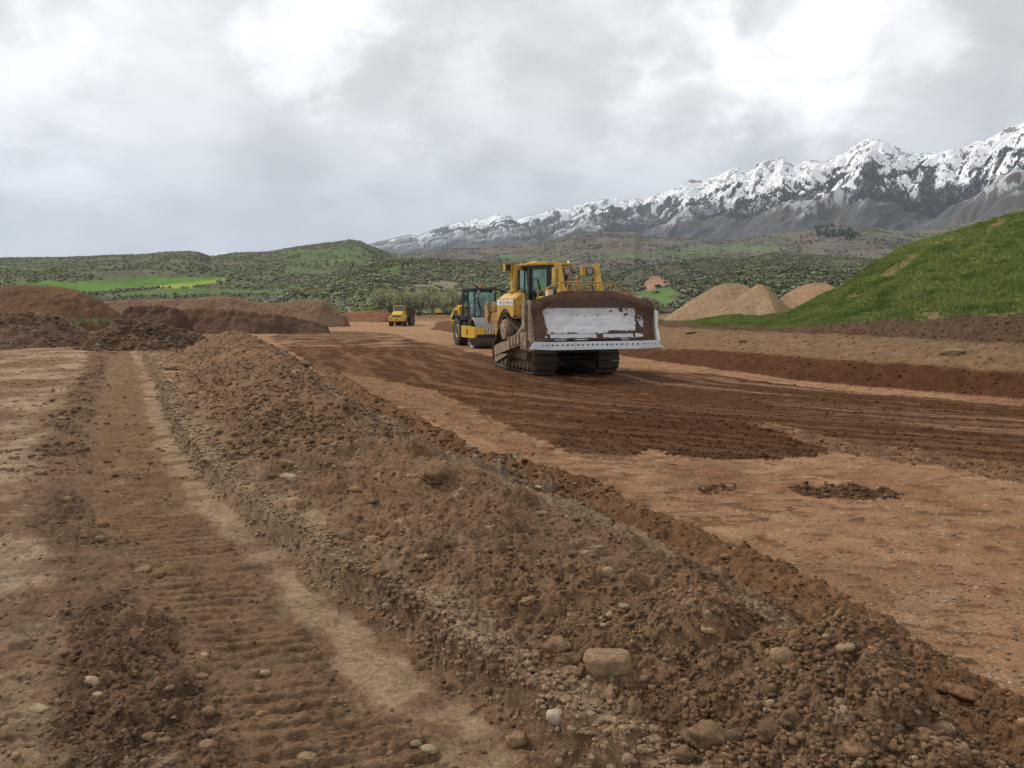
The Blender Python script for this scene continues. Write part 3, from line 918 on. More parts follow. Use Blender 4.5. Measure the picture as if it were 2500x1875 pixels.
MB().cyl((-.3, 1.35, 2.40), (-.3, 1.35, 2.95), .065, n=14).cyl((-.3, 1.35, 2.95), (-.3, 1.26, 3.04), .065, .06, 14).build('exhaust', 'worn_yellow', hood)
for sx in (1, -1):
    bx_ = sx * .42 - .10
    m = MB().box((bx_, .42, 2.52), (.15, .46, .26), taper=(1, .7)).build('intake_box', 'yellow_paint', hood, .02)
    MB().box((bx_, .645, 2.51), (.12, .02, .18), (-.14, 0, 0)).box((bx_ + sx * .08, .42, 2.51), (.02, .30, .16)).build('intake_screen', 'white_decal', m)
# lift cylinders standing beside the hood, each with a work lamp
for sx, nm in ((1, 1), (-1, 0)):
    LX = sx * .64 - .24
    b0, t0 = Vector((LX - sx * .02, 1.95, 1.9)), Vector((LX, 1.42, 3.36))
    lc = MB().cyl(b0, t0, .115, n=20).cyl(t0 + Vector((0, .02, -.05)), t0 + Vector((0, -.01, .03)), .125, n=20).cyl(b0.lerp(t0, .42), b0.lerp(t0, .5), .15, n=20).build('lift_cylinder', 'yellow_paint', doz)
    MB().cyl(b0, b0 + Vector((0, .95, -.75)), .06, n=14).build('cylinder_rod', 'steel', lc)
    ox = sx * .155 if sx > 0 else .04
    zt = 3.30
    MB().prism([(1.40, zt), (1.62, zt - .02), (1.66, zt - .38), (1.60, zt - .62), (1.52, zt - .62), (1.42, zt - .3)], 'x', LX + ox - .02, LX + ox + .05).build('guard_plate', 'yellow_paint', lc, .008)
    lx = LX - sx * .26
    l_ = MB().box((lx, 1.42, 3.18), (.25, .20, .25)).box((lx, 1.36, 3.32), (.27, .24, .03)).build('lamp_housing', 'yellow_paint', lc, .015)
    if sx < 0:
        MB().box((lx + .19, 1.42, 3.20), (.12, .18, .30)).build('lamp_bracket', 'yellow_paint', l_, .01)
    MB().lathe([(.105, 0), (.105, .02), (.09, .035), (.01, .045)], (lx, 1.52, 3.18), 'y', 22).build('work_lamp', 'lamp_glass', l_)
    MB().lathe([(.125, -.02), (.125, .03), (.105, .03)], (lx, 1.515, 3.18), 'y', 22).build('lamp_rim', 'black_paint', l_)
    MB().tube([(LX - sx * .14, 1.6, 2.35), (LX - sx * .22, 1.62, 2.75), (LX - sx * .14, 1.5, 2.95), (LX - sx * .08, 1.5, 2.85)], .02, 6).build('hose', 'rubber', lc)

# cab: six-sided plan with a narrow front window and slanted doors
cabx = -.12
CP = [(.72, -1.75), (.66, -.76), (.21, -.12), (-.21, -.12), (-.66, -.76), (-.72, -1.75)]
CP = [(a + cabx, b) for a, b in CP]
CB, CT = 1.95, 3.44
cab = MB().prism(CP, 'z', CB, 2.22).build('cab', 'black_paint', doz, .01)
m = MB()
for (a, b) in CP:
    m.box((a, b, (2.2 + CT) / 2), (.085, .085, CT - 2.2), (0, 0, .4))
for (a, b), (c, d) in zip(CP, CP[1:] + CP[:1]):
    ang = math.atan2(d - b, c - a)
    L_ = math.hypot(c - a, d - b)
    m.box(((a + c) / 2, (b + d) / 2, CT - .05), (L_, .07, .12), (0, 0, ang))
    m.box(((a + c) / 2, (b + d) / 2, 2.24), (L_, .07, .06), (0, 0, ang))
m.box((.69 + cabx - .0, -1.22, (2.22 + CT) / 2), (.05, .05, CT - 2.2)).box((-.69 + cabx, -1.22, (2.22 + CT) / 2), (.05, .05, CT - 2.2))
m.build('cab_frame', 'black_paint', cab, .012)
for i in range(6):
    (a, b), (c, d) = CP[i], CP[(i + 1) % 6]
    ang = math.atan2(d - b, c - a)
    L_ = math.hypot(c - a, d - b) - .10
    if i in (1, 3):                                          # doors with an inner frame and a handle
        dr = MB()
        for s in (-1, 1):
            dr.box(((a + c) / 2 + s * (L_ / 2 - .03) * math.cos(ang), (b + d) / 2 + s * (L_ / 2 - .03) * math.sin(ang), 2.82), (.05, .05, 1.14), (0, 0, ang))
        dr.box(((a + c) / 2, (b + d) / 2, 3.355), (L_, .05, .05), (0, 0, ang))
        dr = dr.build('door', 'black_paint', cab, .008)
        MB().box(((a + c) / 2, (b + d) / 2, 2.80), (L_ - .08, .012, 1.10), (0, 0, ang)).build('door_glass', 'cab_glass', dr)
        n_ = Vector((math.sin(ang), -math.cos(ang), 0))
        if n_.y < 0:
            n_ = -n_
        p0 = Vector(((a + c) / 2, (b + d) / 2, 2.30)) + n_ * .04
        tdir_ = Vector((math.cos(ang), math.sin(ang), 0))
        MB().tube([p0 + tdir_ * (.18 if i == 1 else -.18), p0 + Vector((0, 0, .62)) - tdir_ * (.06 if i == 1 else -.06)], .014, 6).tube([p0 + Vector((0, 0, .25)) + tdir_ * .05, p0 + Vector((0, 0, .70)) - tdir_ * .08], .022, 6).build('wiper', 'black_paint', dr)
    else:
        MB().box(((a + c) / 2, (b + d) / 2, 2.80), (L_, .012, 1.10), (0, 0, ang)).build('window', 'cab_glass', cab)
MB().box((cabx, -1.35, 2.40), (.5, .5, .14)).box((cabx, -1.62, 2.75), (.48, .14, .7), (.12, 0, 0)).build('seat', 'black_paint', cab, .03)
MB().box((cabx, -.55, 2.42), (.40, .22, .42), (-.2, 0, 0)).build('dashboard', 'black_paint', cab, .03)
roof = MB().prism([(.80 + cabx, -1.95), (.86 + cabx, -1.2), (.78 + cabx, -.55), (.36 + cabx, .06), (-.36 + cabx, .06), (-.78 + cabx, -.55), (-.86 + cabx, -1.2), (-.80 + cabx, -1.95)], 'z', CT + .005, CT + .095).build('roof', 'yellow_paint', doz, .03)
MB().box((.12 + cabx, -.9, CT + .125), (.95, .8, .07), taper=(.92, .9)).build('roof_hatch', 'yellow_paint', roof, .02)
MB().cyl((-.62 + cabx, -.5, CT + .09), (-.62 + cabx, -.5, CT + .20), .06, .02, 12).build('roof_light', 'white_plastic', roof)
# rollover posts
for sx in (1, -1):
    px_ = sx * .93 + cabx * .4
    ro = MB().cyl((px_ + sx * .04, -1.35, 2.40), (px_ - sx * .04, -1.45, 3.50), .125, .125, 20).cyl((px_ + sx * .04, -1.35, 2.50), (px_ + sx * .04, -1.35, 2.60), .17, .17, 20).box((px_ - sx * .12, -1.45, 3.42), (.3, .26, .18)).build('roll_bar', 'yellow_paint', doz)
    ux = px_ + sx * .23
    l_ = MB().box((ux, -1.42, 3.40), (.26, .26, .28)).box((ux - sx * .02, -1.4, 3.55), (.32, .34, .03)).build('lamp_housing', 'yellow_paint', ro, .02)
    MB().prism([(-1.5, 3.26), (-1.3, 3.26), (-1.34, 3.0), (-1.44, 3.0)], 'x', ux - sx * .11 - .02, ux - sx * .11 + .02).build('lamp_bracket', 'yellow_paint', l_)
    MB().box((ux + sx * .03, -1.285, 3.40), (.15, .02, .17)).build('work_lamp', 'lamp_glass', l_, .01)
    MB().box((ux + sx * .03, -1.282, 3.40), (.19, .014, .21)).build('lamp_rim', 'black_paint', l_)
m = MB().box((-.95, -.62, 3.37), (.20, .22, .20)).box((-.78, -.6, 3.46), (.3, .1, .08)).build('lamp_housing', 'yellow_paint', roof, .015)
MB().lathe([(.09, 0), (.085, .02), (.01, .035)], (-.95, -.51, 3.37), 'y', 18).build('work_lamp', 'lamp_glass', m)
MB().box((-1.06, -.75, 3.30), (.10, .12, .16)).cyl((-.9, -.75, 3.44), (-1.06, -.75, 3.38), .02, n=8).build('mirror', 'black_paint', roof, .01)
# ripper at the back
rp = MB().prism([(-2.2, 1.2), (-2.2, 1.9), (-3.2, 1.85), (-3.4, 1.75), (-3.2, 1.5)], 'x', -1.22, 1.22).build('ripper_beam', 'worn_yellow', doz, .04)
RS = [(-3.58, 1.62), (-3.2, 1.55), (-3.1, 1.75), (-3.1, 2.06), (-3.2, 2.23), (-3.45, 2.26), (-3.62, 2.12)]
for xx in (1.12, 0, -1.12):
    m = MB().prism(RS, 'x', xx - .19, xx - .09).prism(RS, 'x', xx + .09, xx + .19).prism([(-3.45, 1.45), (-3.2, 1.45), (-3.14, 1.9), (-3.5, 1.9)], 'x', xx - .10, xx + .10)
    m.build('ripper_shank', 'worn_yellow', rp, .02)

# blade: curved mouldboard with two forward wings; mud and bare steel lie where they do in the photo
BC, BZ = .06, .86
BL = empty('blade', (0, 0, 0)); BL.parent = doz; BL.scale = (.965, 1, 1)
def wing(xx):
    return np.clip((np.abs(xx) - 1.42) / .58, 0, 1) * .24
def ztop(xx):
    return lerp(2.545, 2.25, np.clip((np.abs(xx) - .78) / 1.22, 0, 1))
PR = [(0, 3.40), (.18, 3.31), (.40, 3.22), (.65, 3.15), (.95, 3.10), (1.17, 3.10), (1.19, 3.11), (1.42, 3.17), (1.50, 3.17), (1.68, 3.10)]
nx, nz = 300, 150
bxs = np.linspace(-2.0, 2.0, nx); bh = np.linspace(.165, 1, nz)
BX, BH = np.meshgrid(bxs, bh)
ZT = ztop(BX)
BZZ = BZ + (ZT - BZ) * BH
# the crease under the rock guard follows the top edge; below it the profile is plain height
crz = BZ + 1.20 - .30 * np.clip((np.abs(BX) - 1.42) / .58, 0, 1)
hloc = np.where(BZZ < crz, (BZZ - BZ) / (crz - BZ) * 1.19, 1.19 + (BZZ - crz) / np.maximum(ZT - crz, .05) * .49)
BYY = tab(hloc, PR) + wing(BX)
hz = BZZ - BZ
bn = fbm(BX * 2.2, hz * 2.2, 4, 81); bn2 = fbm(BX * 9, hz * 9, 3, 85)
vx = -BX                                                   # viewer's left is the blade's right
# main clean window: left edge slants, right edge near +1.38, top at the crease, bottom ragged
ledge = np.interp(hz, [.45, .6, .8, 1.0, 1.2], [-1.42, -1.40, -1.46, -1.54, -1.62])
cleanM = sstep(-.015, .015, vx - ledge + .10 * bn) * sstep(.015, -.015, vx - 1.47 + .06 * bn + .03 * bn2) * sstep(.43, .45, hz + .045 * bn2 + .06 * bn - .06 * sstep(.3, .8, vx) - .02) * (BZZ < crz - .005)
blot = sstep(.05, .10, fbm(vx * 5.5, hz * 6, 3, 91) - .85 * np.clip(np.hypot((vx - 1.08) / .42, (hz - 1.09) / .15) - .55, 0, 9))
cleanM *= 1 - blot
for (sx_, sz_, sr) in ((-.42, .99, .022), (-.18, .95, .022), (.24, .97, .026), (-.95, .52, .012), (.6, .55, .02), (.9, .60, .015)):
    cleanM *= sstep(sr * .7, sr, np.hypot((vx - sx_), (hz - sz_)) + .004 * bn2)
wp = sstep(.0, .012, .085 - np.hypot((vx - 1.62) / 1.0, 0) + .03 * bn) * sstep(.62, .66, hz + .08 * bn2) * sstep(1.12, 1.06, hz + .1 * bn)
cleanM = np.maximum(cleanM, wp * .85 * sstep(-.1, .12, bn + .5 * bn2 + .06))
mask = cleanM
film_shade = np.clip(.75 * sstep(.95, 1.2, hz + .12 * bn) + .6 * sstep(1.05, 1.4, np.abs(vx) + .25 * bn) + .5 * sstep(.62, .45, hz + .1 * bn), 0, 1) * (.45 + .55 * sstep(-.3, .3, bn2))  # dust film at sides and foot; guard's shade painted along the top
mud = C(.072, .037, .021) + (C(.105, .056, .032) - C(.072, .037, .021)) * sstep(-.3, .3, bn)[..., None]
guardc = C(.105, .073, .054)
isg = ((hloc > 1.19) & (hloc < 1.425) & (np.abs(vx) < np.interp(BZZ, [2.07, 2.40], [1.46, .98])))
mud = np.where(isg[..., None], lerp(mud, guardc, .55 + .3 * sstep(-.3, .3, bn2)[..., None]), mud)
steel = C(.57, .57, .59) + (C(.40, .39, .385) - C(.57, .57, .59)) * (sstep(.0, .5, bn) * .45 + .35 * sstep(.0, .4, fbm(BX * 1.1, hz * 16, 4, 95)) + .35 * sstep(.78, 1.2, hz + .1 * bn))[..., None]  # streaky steel, its upper part coloured darker as the guard's shade
steel = lerp(steel, C(.33, .27, .22), film_shade[..., None] * .6)
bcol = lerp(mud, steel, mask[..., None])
BYY = BYY + (1 - mask) * (.018 + .014 * bn + .012 * bn2) * (hloc < 1.19) + (1 - mask) * .008 * bn2
PB = np.stack([BX + BC, BYY, BZZ], -1).reshape(-1, 3)
m_, t_, b__ = newmat('blade_steel')
a_ = t_.new('ShaderNodeAttribute', attribute_name='Col')
t_.link(a_.outputs['Color'], b__.inputs['Base Color'])
sh_ = t_.new('ShaderNodeSeparateColor')
t_.link(a_.outputs['Color'], sh_.inputs[0])
cl_ = t_.ramp(sh_.outputs[2], .12, .26)
t_.link(t_.mix(cl_, (.92,) * 3, (.42,) * 3), b__.inputs['Roughness'])
t_.link(t_.math('MULTIPLY', cl_, .45), b__.inputs['Metallic'])
tc_ = t_.new('ShaderNodeTexCoord')
bp_ = t_.new('ShaderNodeBump'); bp_.inputs['Strength'].default_value = .25; bp_.inputs['Distance'].default_value = .01
t_.link(t_.noise(tc_.outputs['Object'], 22, 5, .65), bp_.inputs['Height'])
t_.link(bp_.outputs[0], b__.inputs['Normal'])
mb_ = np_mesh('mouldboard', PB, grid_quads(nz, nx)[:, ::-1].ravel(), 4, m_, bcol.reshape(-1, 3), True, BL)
so = mb_.modifiers.new('Solidify', 'SOLIDIFY'); so.thickness = .05; so.offset = -1.0
# pale wear bands above the edge plates
def yb(xx, h):
    return float(tab(np.array([h]), PR)[0] + wing(np.array([xx]))[0])
m = MB()
for (x0, x1, h0, h1) in ((-1.36, .14, .325, .44), (.36, 1.38, .325, .43), (-1.25, -.85, .265, .285), (-.60, -.17, .265, .285), (.95, 1.2, .265, .285)):
    n_ = 8
    for k in range(n_):
        a0 = x0 + (x1 - x0) * k / n_; a1 = x0 + (x1 - x0) * (k + 1) / n_
        j0, j1 = .012 * math.sin(k * 2.1), .012 * math.sin(k * 2.1 + 2.1)
        q = [(-a0 + BC, yb(a0, h0) + .035, BZ + h0 + j0), (-a1 + BC, yb(a1, h0) + .035, BZ + h0 + j1), (-a1 + BC, yb(a1, h1) + .035, BZ + h1 + j1 * .4), (-a0 + BC, yb(a0, h1) + .035, BZ + h1 + j0 * .4)]
        m.poly(q)
for (x0, x1, h0, h1) in ((1.44, 1.66, .32, .45), (-1.55, -1.44, .33, .40)):
    m.poly([(-x0 + BC, yb(x0, h0) + .04, BZ + h0), (-x1 + BC, yb(x1, h0) + .04, BZ + h0 + .03), (-x1 + BC, yb(x1, h1) + .04, BZ + h1 - .03), (-x0 + BC, yb(x0, h1) + .04, BZ + h1)])
bmesh.ops.remove_doubles(m.bm, verts=m.bm.verts[:], dist=.001)
bmesh.ops.recalc_face_normals(m.bm, faces=m.bm.faces[:])
m.build('wear_band', 'steel', BL)
# cutting edge in bolted sections, flared corner bits
cuts = [-1.44, -.50, .86, 1.44]
cuts = [-1.44, -.62, .82, 1.56]
for c0, c1 in zip(cuts[:-1], cuts[1:]):
    a0, a1 = -c0 - .005 + BC, -c1 + .005 + BC
    y0 = 3.44
    m = MB().prism([(y0 + .02, BZ - .005), (y0 - .045, BZ + .225), (y0 - .085, BZ + .225), (y0 - .02, BZ - .005)], 'x', a1, a0)
    mm = m.mark('black_paint')
    nb = max(3, int(abs(c1 - c0) / .155))
    for k in range(nb):
        f_ = (k + .5) / nb
        xx = a0 + (a1 - a0) * f_
        rr = .026 if k % 3 else .030
        mm.cyl((xx, y0 - .045, BZ + .125), (xx, y0 - .006, BZ + .132), rr, n=10)
        if k % 3 == 1:
            mm.cyl((xx + .07, y0 - .045, BZ + .125), (xx + .07, y0 - .006, BZ + .132), .012, n=8)
    mm.build('cutting_edge', 'steel', BL)
for s in (-1, 1):
    xi = (1.44 if s < 0 else 1.56)
    def bp3(xx, yy, zz):
        return (-s * xx + BC, yy, zz)
    y0 = 3.44
    m = MB()
    A = [bp3(xi + .005, y0 + .02, BZ - .005), bp3(2.17, y0 + .30, BZ + .05), bp3(2.0, y0 + .19, BZ + .25), bp3(xi + .005, y0 - .045, BZ + .225)]
    va = [m.bm.verts.new(p) for p in A]; vb = [m.bm.verts.new((p[0], p[1] - .05, p[2])) for p in A]
    fs = [m.bm.faces.new(va), m.bm.faces.new(vb[::-1])] + [m.bm.faces.new((va[i], vb[i], vb[(i + 1) % 4], va[(i + 1) % 4])) for i in range(4)]
    bmesh.ops.recalc_face_normals(m.bm, faces=fs)
    mm = m.mark('black_paint')
    for k in range(4):
        xx, yy = lerp(xi + .1, 1.95, k / 3), lerp(y0 + .03, y0 + .17, k / 3)
        mm.cyl(bp3(xx, yy - .03, BZ + .13), bp3(xx, yy + .012, BZ + .135), .026, n=10)
    mm.build('end_bit', 'steel', BL)
    # end plate and the worn wear plates on it
    m = MB().prism([(3.60, BZ + .2), (3.45, BZ + .55), (3.36, BZ + 1.0), (3.38, BZ + 1.38), (3.10, BZ + 1.42), (2.95, BZ + 1.30), (2.98, BZ + .3)], 'x', -s * 2.0 + BC - .035, -s * 2.0 + BC + .035)
    m.build('end_plate', 'muddy_steel', BL, .01)
    wz = [BZ + .52, BZ + .60, BZ + 1.30, BZ + 1.42, BZ + 1.44, BZ + 1.36, BZ + .6]
    if s < 0:
        m = MB().prism([(2.90, BZ + .60), (3.12, BZ + .57), (3.12, BZ + 1.30), (3.06, BZ + 1.42), (2.97, BZ + 1.44), (2.90, BZ + 1.34)], 'x', 2.05 + BC, 2.13 + BC)
        m.lump(.012, 5, 2).build('wear_plate', 'tan_mud', BL, label='pale worn plate with a rounded top on the blade end')
        MB().prism([(3.34, BZ + .62), (3.42, BZ + .62), (3.38, BZ + 1.12), (3.30, BZ + 1.12)], 'x', 2.0 + BC, 2.09 + BC).prism([(3.46, BZ + .22), (3.58, BZ + .22), (3.46, BZ + .60), (3.36, BZ + .60)], 'x', 2.0 + BC, 2.09 + BC).build('wear_strip', 'tan_mud', BL, .01)
    else:
        MB().prism([(3.44, BZ + .60), (3.52, BZ + .60), (3.47, BZ + 1.10), (3.40, BZ + 1.12)], 'x', -2.09 + BC, -2.0 + BC).prism([(3.54, BZ + .22), (3.66, BZ + .22), (3.53, BZ + .585), (3.45, BZ + .585)], 'x', -2.10 + BC, -2.0 + BC).build('wear_strip', 'white_decal', BL, .01)
    m = MB()
    for k in range(3):
        m.box((-s * (1.98 - .02 * k) + BC - s * .06, 3.10 - k * .17, BZ + .32), (.10, .11, .44 - .06 * k), (.1, 0, 0))
        m.box((-s * 1.98 + BC - s * .08, 3.12 - k * .17, BZ + .06), (.08, .10, .12))
    m.lump(.02, 6, 1).build('link_bracket', 'tan_mud', BL)
m = MB()
for xx in (-1.5, -.8, 0, .8, 1.5):
    m.prism([(2.9, BZ + .25), (3.16, BZ + .1), (3.0, BZ + 1.2), (2.9, BZ + 1.25), (2.75, BZ + .8)], 'x', xx - .05, xx + .05)
m.box((0, 3.0, BZ + .25), (3.4, .24, .3)).box((0, 2.93, BZ + 1.1), (3.2, .16, .2))
m.build('blade_back', 'track_steel', BL, .01)
# guard rail along the blade top
def rail(vx_, z_):
    return (-vx_ + BC, 3.06 + float(wing(np.array([vx_]))[0]), z_)
RT = [(-1.74, 2.26), (-1.72, 2.50), (-.93, 2.80), (.70, 2.80), (1.50, 2.44), (1.51, 2.26)]
m = MB().tube([rail(*p) for p in RT], .022, 8)
rl = m.build('guard_rail', 'worn_yellow', BL)
def rz(v):
    return float(np.interp(v, [-1.72, -.93, .70, 1.50], [2.50, 2.80, 2.80, 2.44]))
for v, w_ in ((-.93, .03), (-.73, .06), (-.56, .05), (-.42, .06), (-.27, .05), (-.13, .07), (.03, .03), (.19, .03), (.33, .05), (.47, .07), (.70, .05), (.87, .10), (1.06, .06), (1.27, .09), (-1.46, .03)):
    zb_ = float(ztop(np.array([v]))[0]) - .03
    MB().box((-v + BC, 3.06 + float(wing(np.array([v]))[0]), (zb_ + rz(v)) / 2), (w_, .025, rz(v) - zb_)).build('rail_bar', 'worn_yellow', rl, .004)
fwd = Vector((math.sin(YAW), -math.cos(YAW), 0)); rgt = Vector((-math.cos(YAW), -math.sin(YAW), 0))
seated_person(DOZ + rgt * (cabx + .06) + fwd * -1.15 + Vector((0, 0, 2.54)), math.pi + YAW, 'driver in a bright lime vest seated inside the bulldozer cab', 'hi_vis', (.24, .42, .20))
# ------------------------------------------------------------------ soil compactor (drum roller) behind the bulldozer
RY = math.radians(19)
ROL = Vector((-1.02, 39.0, 0.0))
ROL.z = float(ground_z(ROL.x, ROL.y)) + .01
rol = empty('drum_roller', ROL, math.pi + RY, 'yellow soil roller with a smooth steel drum and black cab behind the bulldozer', 'road roller')
MB().lathe([(.60, -.55), (.66, -1.0), (.745, -1.06), (.765, -1.04), (.765, 1.04), (.745, 1.06), (.66, 1.0), (.60, .55), (.10, .52), (.02, .52)], (0, 0, .765), 'x', 56).build('drum', 'drum_steel', rol)
fr = MB()
for s in (-1, 1):
    X0, X1 = s * 1.14, s * 1.26
    # side plate with a rectangular opening
    fr.prism([(-1.25, .52), (-.28, .52), (-.28, 1.10), (-1.25, 1.10)], 'x', X0, X1).prism([(.02, .52), (.95, .52), (1.16, .60), (1.16, 1.06), (.02, 1.10)], 'x', X0, X1)
    fr.prism([(-.28, .52), (.02, .52), (.02, .66), (-.28, .66)], 'x', X0, X1).prism([(-.28, .95), (.02, .95), (.02, 1.10), (-.28, 1.10)], 'x', X0, X1)
fr.box((0, 1.07, .87), (2.28, .16, .31)).box((0, -1.2, .85), (2.28, .2, .45))
yo = fr.build('drum_frame', 'clean_yellow', rol)
for s in (-1, 1):
    MB().box((s * 1.13, -.13, .80), (.03, .34, .36)).build('inner_plate', 'worn_yellow', yo)
MB().prism([(-.02, .72), (.16, .72), (.16, .50), (.10, .44), (.04, .44), (-.02, .50)], 'y', 1.09, 1.15).build('tow_eye', 'worn_yellow', yo, .008)
MB().box((0, .84, .62), (2.1, .05, .16)).build('scraper', 'black_paint', yo)
# name plate: black with white letters C A T and a yellow triangle under the A
px0, yy = .48, 1.156
pt = MB().box((px0 + .0, yy, .88), (.46, .014, .25)).mark('white_plastic')
def glyph(pts):
    pt.prism([(px0 - gx + -p * 1.0, .78 + q) for p, q in pts], 'y', yy + .006, yy + .014)
gx = -.19
glyph([(0, .03), (.03, 0), (.10, 0), (.12, .03), (.12, .07), (.085, .07), (.085, .045), (.04, .045), (.04, .165), (.085, .165), (.085, .14), (.12, .14), (.12, .18), (.10, .21), (.03, .21), (0, .18)])
gx = -.055
glyph([(.055, .21), (.095, .21), (.105, .17), (.047, .17)])
glyph([(.047, .17), (.105, .17), (.145, 0), (.105, 0), (.076, .13), (.046, 0), (.004, 0)])
gx = .10
glyph([(0, .21), (.13, .21), (.13, .17), (.085, .17), (.085, 0), (.045, 0), (.045, .17), (0, .17)])
pt.mark('clean_yellow')
gx = -.055
pt.prism([(px0 - gx - .03, .775), (px0 - gx - .12, .775), (px0 - gx - .075, .86)], 'y', yy + .012, yy + .018)
pt.build('name_plate', 'black_paint', yo)
# rear body, cab, hood, wheels
MB().prism([(-1.35, .7), (-1.35, 1.35), (-4.6, 1.30), (-4.9, 1.0), (-4.7, .65)], 'x', -.62, .62).build('chassis', 'black_paint', rol, .03)
hd = MB().prism([(-2.9, 1.2), (-2.9, 2.10), (-3.4, 2.14), (-4.3, 1.95), (-4.85, 1.60), (-4.95, 1.2)], 'x', -.90, .90).build('hood', 'clean_yellow', rol, .06)
for s in (-1, 1):
    m = MB()
    for k in range(6):
        m.box((s * .905, -3.3 - k * .16, 1.66), (.02, .07, .42))
    m.build('hood_vent', 'black_paint', hd)
MB().lathe([(.05, 0), (.05, .5), (.06, .55), (.03, .6)], (-.5, -3.2, 2.1), 'z', 14).build('exhaust', 'black_paint', hd)
for s in (-1, 1):
    MB().prism([(-1.9, 1.36), (-2.2, 1.60), (-3.5, 1.66), (-3.9, 1.40), (-3.85, 1.34), (-3.45, 1.58), (-2.25, 1.54), (-1.95, 1.32)], 'x', s * .62, s * 1.10).build('mudguard', 'black_paint', rol, .015)
cb = MB().prism([(-1.25, 1.20), (-1.25, 1.52), (-2.85, 1.52), (-2.85, 1.20)], 'x', -.72, .72).build('cab', 'black_paint', rol, .03)
RCP = [(.74, -2.8), (.74, -1.75), (.55, -1.2), (-.55, -1.2), (-.74, -1.75), (-.74, -2.8)]
m = MB()
for i, (a_, b_) in enumerate(RCP):
    m.box((a_, b_, 2.21), (.075, .075, 1.40))
for (a_, b_), (c_, d_) in zip(RCP, RCP[1:] + RCP[:1]):
    ang = math.atan2(d_ - b_, c_ - a_); L_ = math.hypot(c_ - a_, d_ - b_)
    m.box(((a_ + c_) / 2, (b_ + d_) / 2, 2.87), (L_, .06, .09), (0, 0, ang)).box(((a_ + c_) / 2, (b_ + d_) / 2, 1.54), (L_, .06, .06), (0, 0, ang))
m.build('cab_frame', 'black_paint', cb, .01)
for i in range(6):
    (a_, b_), (c_, d_) = RCP[i], RCP[(i + 1) % 6]
    ang = math.atan2(d_ - b_, c_ - a_); L_ = math.hypot(c_ - a_, d_ - b_) - .07
    nm = 'windscreen' if i == 2 else ('door' if i in (0, 4) else 'window')
    o = MB().box(((a_ + c_) / 2, (b_ + d_) / 2, 2.20), (L_, .012, 1.28), (0, 0, ang)).build(nm, 'cab_glass', cb)
    if i == 2:
        MB().tube([(.2, -1.17, 1.66), (.34, -1.16, 2.22)], .016, 6).tube([(.24, -1.15, 1.95), (.40, -1.15, 2.55)], .022, 6).build('wiper', 'black_paint', o)
        MB().tube([(.05, -1.17, 1.66), (.22, -1.16, 2.1)], .014, 6).build('wiper', 'black_paint', o)
    if nm == 'door':
        MB().box(((a_ + c_) / 2 + (.03 if i == 0 else -.03), -2.0, 2.0), (.03, .06, .16)).build('handle', 'black_paint', o)
rf = MB().prism([(.80, -2.95), (.84, -1.6), (.66, -.98), (-.66, -.98), (-.84, -1.6), (-.80, -2.95)], 'z', 2.92, 3.01).build('roof', 'black_paint', rol, .025)
MB().lathe([(.075, 0), (.075, .10), (.065, .16), (.02, .175)], (.10, -1.7, 3.03), 'z', 18).build('beacon', 'orange_plastic', rf)
MB().cyl((.1, -1.7, 3.0), (.1, -1.7, 3.04), .09, n=16).build('beacon_base', 'black_paint', rf)
for s in (-1, 1):
    MB().box((s * .42, -.99, 2.84), (.15, .10, .12)).build('work_lamp', 'lamp_glass', rf, .01)
    q = MB().tube([(s * .70, -1.0, 2.95), (s * 1.0, -1.25, 2.93), (s * 1.03, -1.3, 2.80)], .017, 6).build('mirror_arm', 'black_paint', rf)
    MB().box((s * 1.03, -1.3, 2.50), (.24, .07, .36)).build('mirror', 'black_paint', q, .02)
    MB().box((s * 1.0, -1.26, 2.86), (.27, .12, .17)).build('work_lamp_box', 'black_paint', q, .02)
    MB().tube([(s * .82, -1.25, 1.35), (s * .84, -1.1, 2.25), (s * .78, -1.35, 2.32)], .018, 6).build('handrail', 'black_paint', rol)
    MB().prism([(-1.45, .95), (-1.45, 1.28), (-1.95, 1.28), (-1.95, .95)], 'x', s * .62, s * .98).build('step', 'black_paint', rol, .02)
MB().box((0, -2.25, 1.85), (.48, .5, .14)).box((0, -2.52, 2.2), (.46, .14, .65)).build('seat', 'black_paint', cb, .03)
MB().box((0, -1.45, 1.8), (.55, .3, .5), (-.2, 0, 0)).build('dashboard', 'black_paint', cb, .04)
def wheel(parent, c, r, w_, s, rim_mat, hub=.45, lugs=22):
    t = MB().lathe([(r * hub, -w_ * .38), (r * .80, -w_ * .5), (r * .93, -w_ * .46), (r, -w_ * .32), (r, w_ * .32), (r * .93, w_ * .46), (r * .80, w_ * .5), (r * hub, w_ * .38)], c, 'x', 40)
    for k in range(lugs):
        for h in (-1, 1):
            t_ = 2 * math.pi * (k + (.5 if h > 0 else 0)) / lugs
            t.box((c[0] + h * w_ * .27, c[1] + r * 1.0 * math.cos(t_), c[2] + r * 1.0 * math.sin(t_)), (w_ * .44, r * .10, r * .09), (t_ - math.pi / 2, 0, 0))
    ty = t.build('wheel', 'rubber', parent)
    MB().lathe([(r * hub * 1.03, -w_ * .40), (r * hub * .98, w_ * .1 * -s), (r * .18, w_ * .12 * s), (r * .16, w_ * .30 * s), (.02, w_ * .30 * s)] if s > 0 else [(r * hub * 1.03, w_ * .40), (r * hub * .98, w_ * .1), (r * .18, -w_ * .12), (r * .16, -w_ * .30), (.02, -w_ * .30)], c, 'x', 28).build('rim', rim_mat, ty)
    MB().lathe([(r * hub * 1.06, s * w_ * .37), (r * hub * .96, s * w_ * .42), (r * hub * .84, s * w_ * .34)], c, 'x', 28).build('rim_ring', rim_mat, ty)
for s in (-1, 1):
    wheel(rol, (s * .80, -2.95, .775), .74, .56, s, 'clean_yellow')
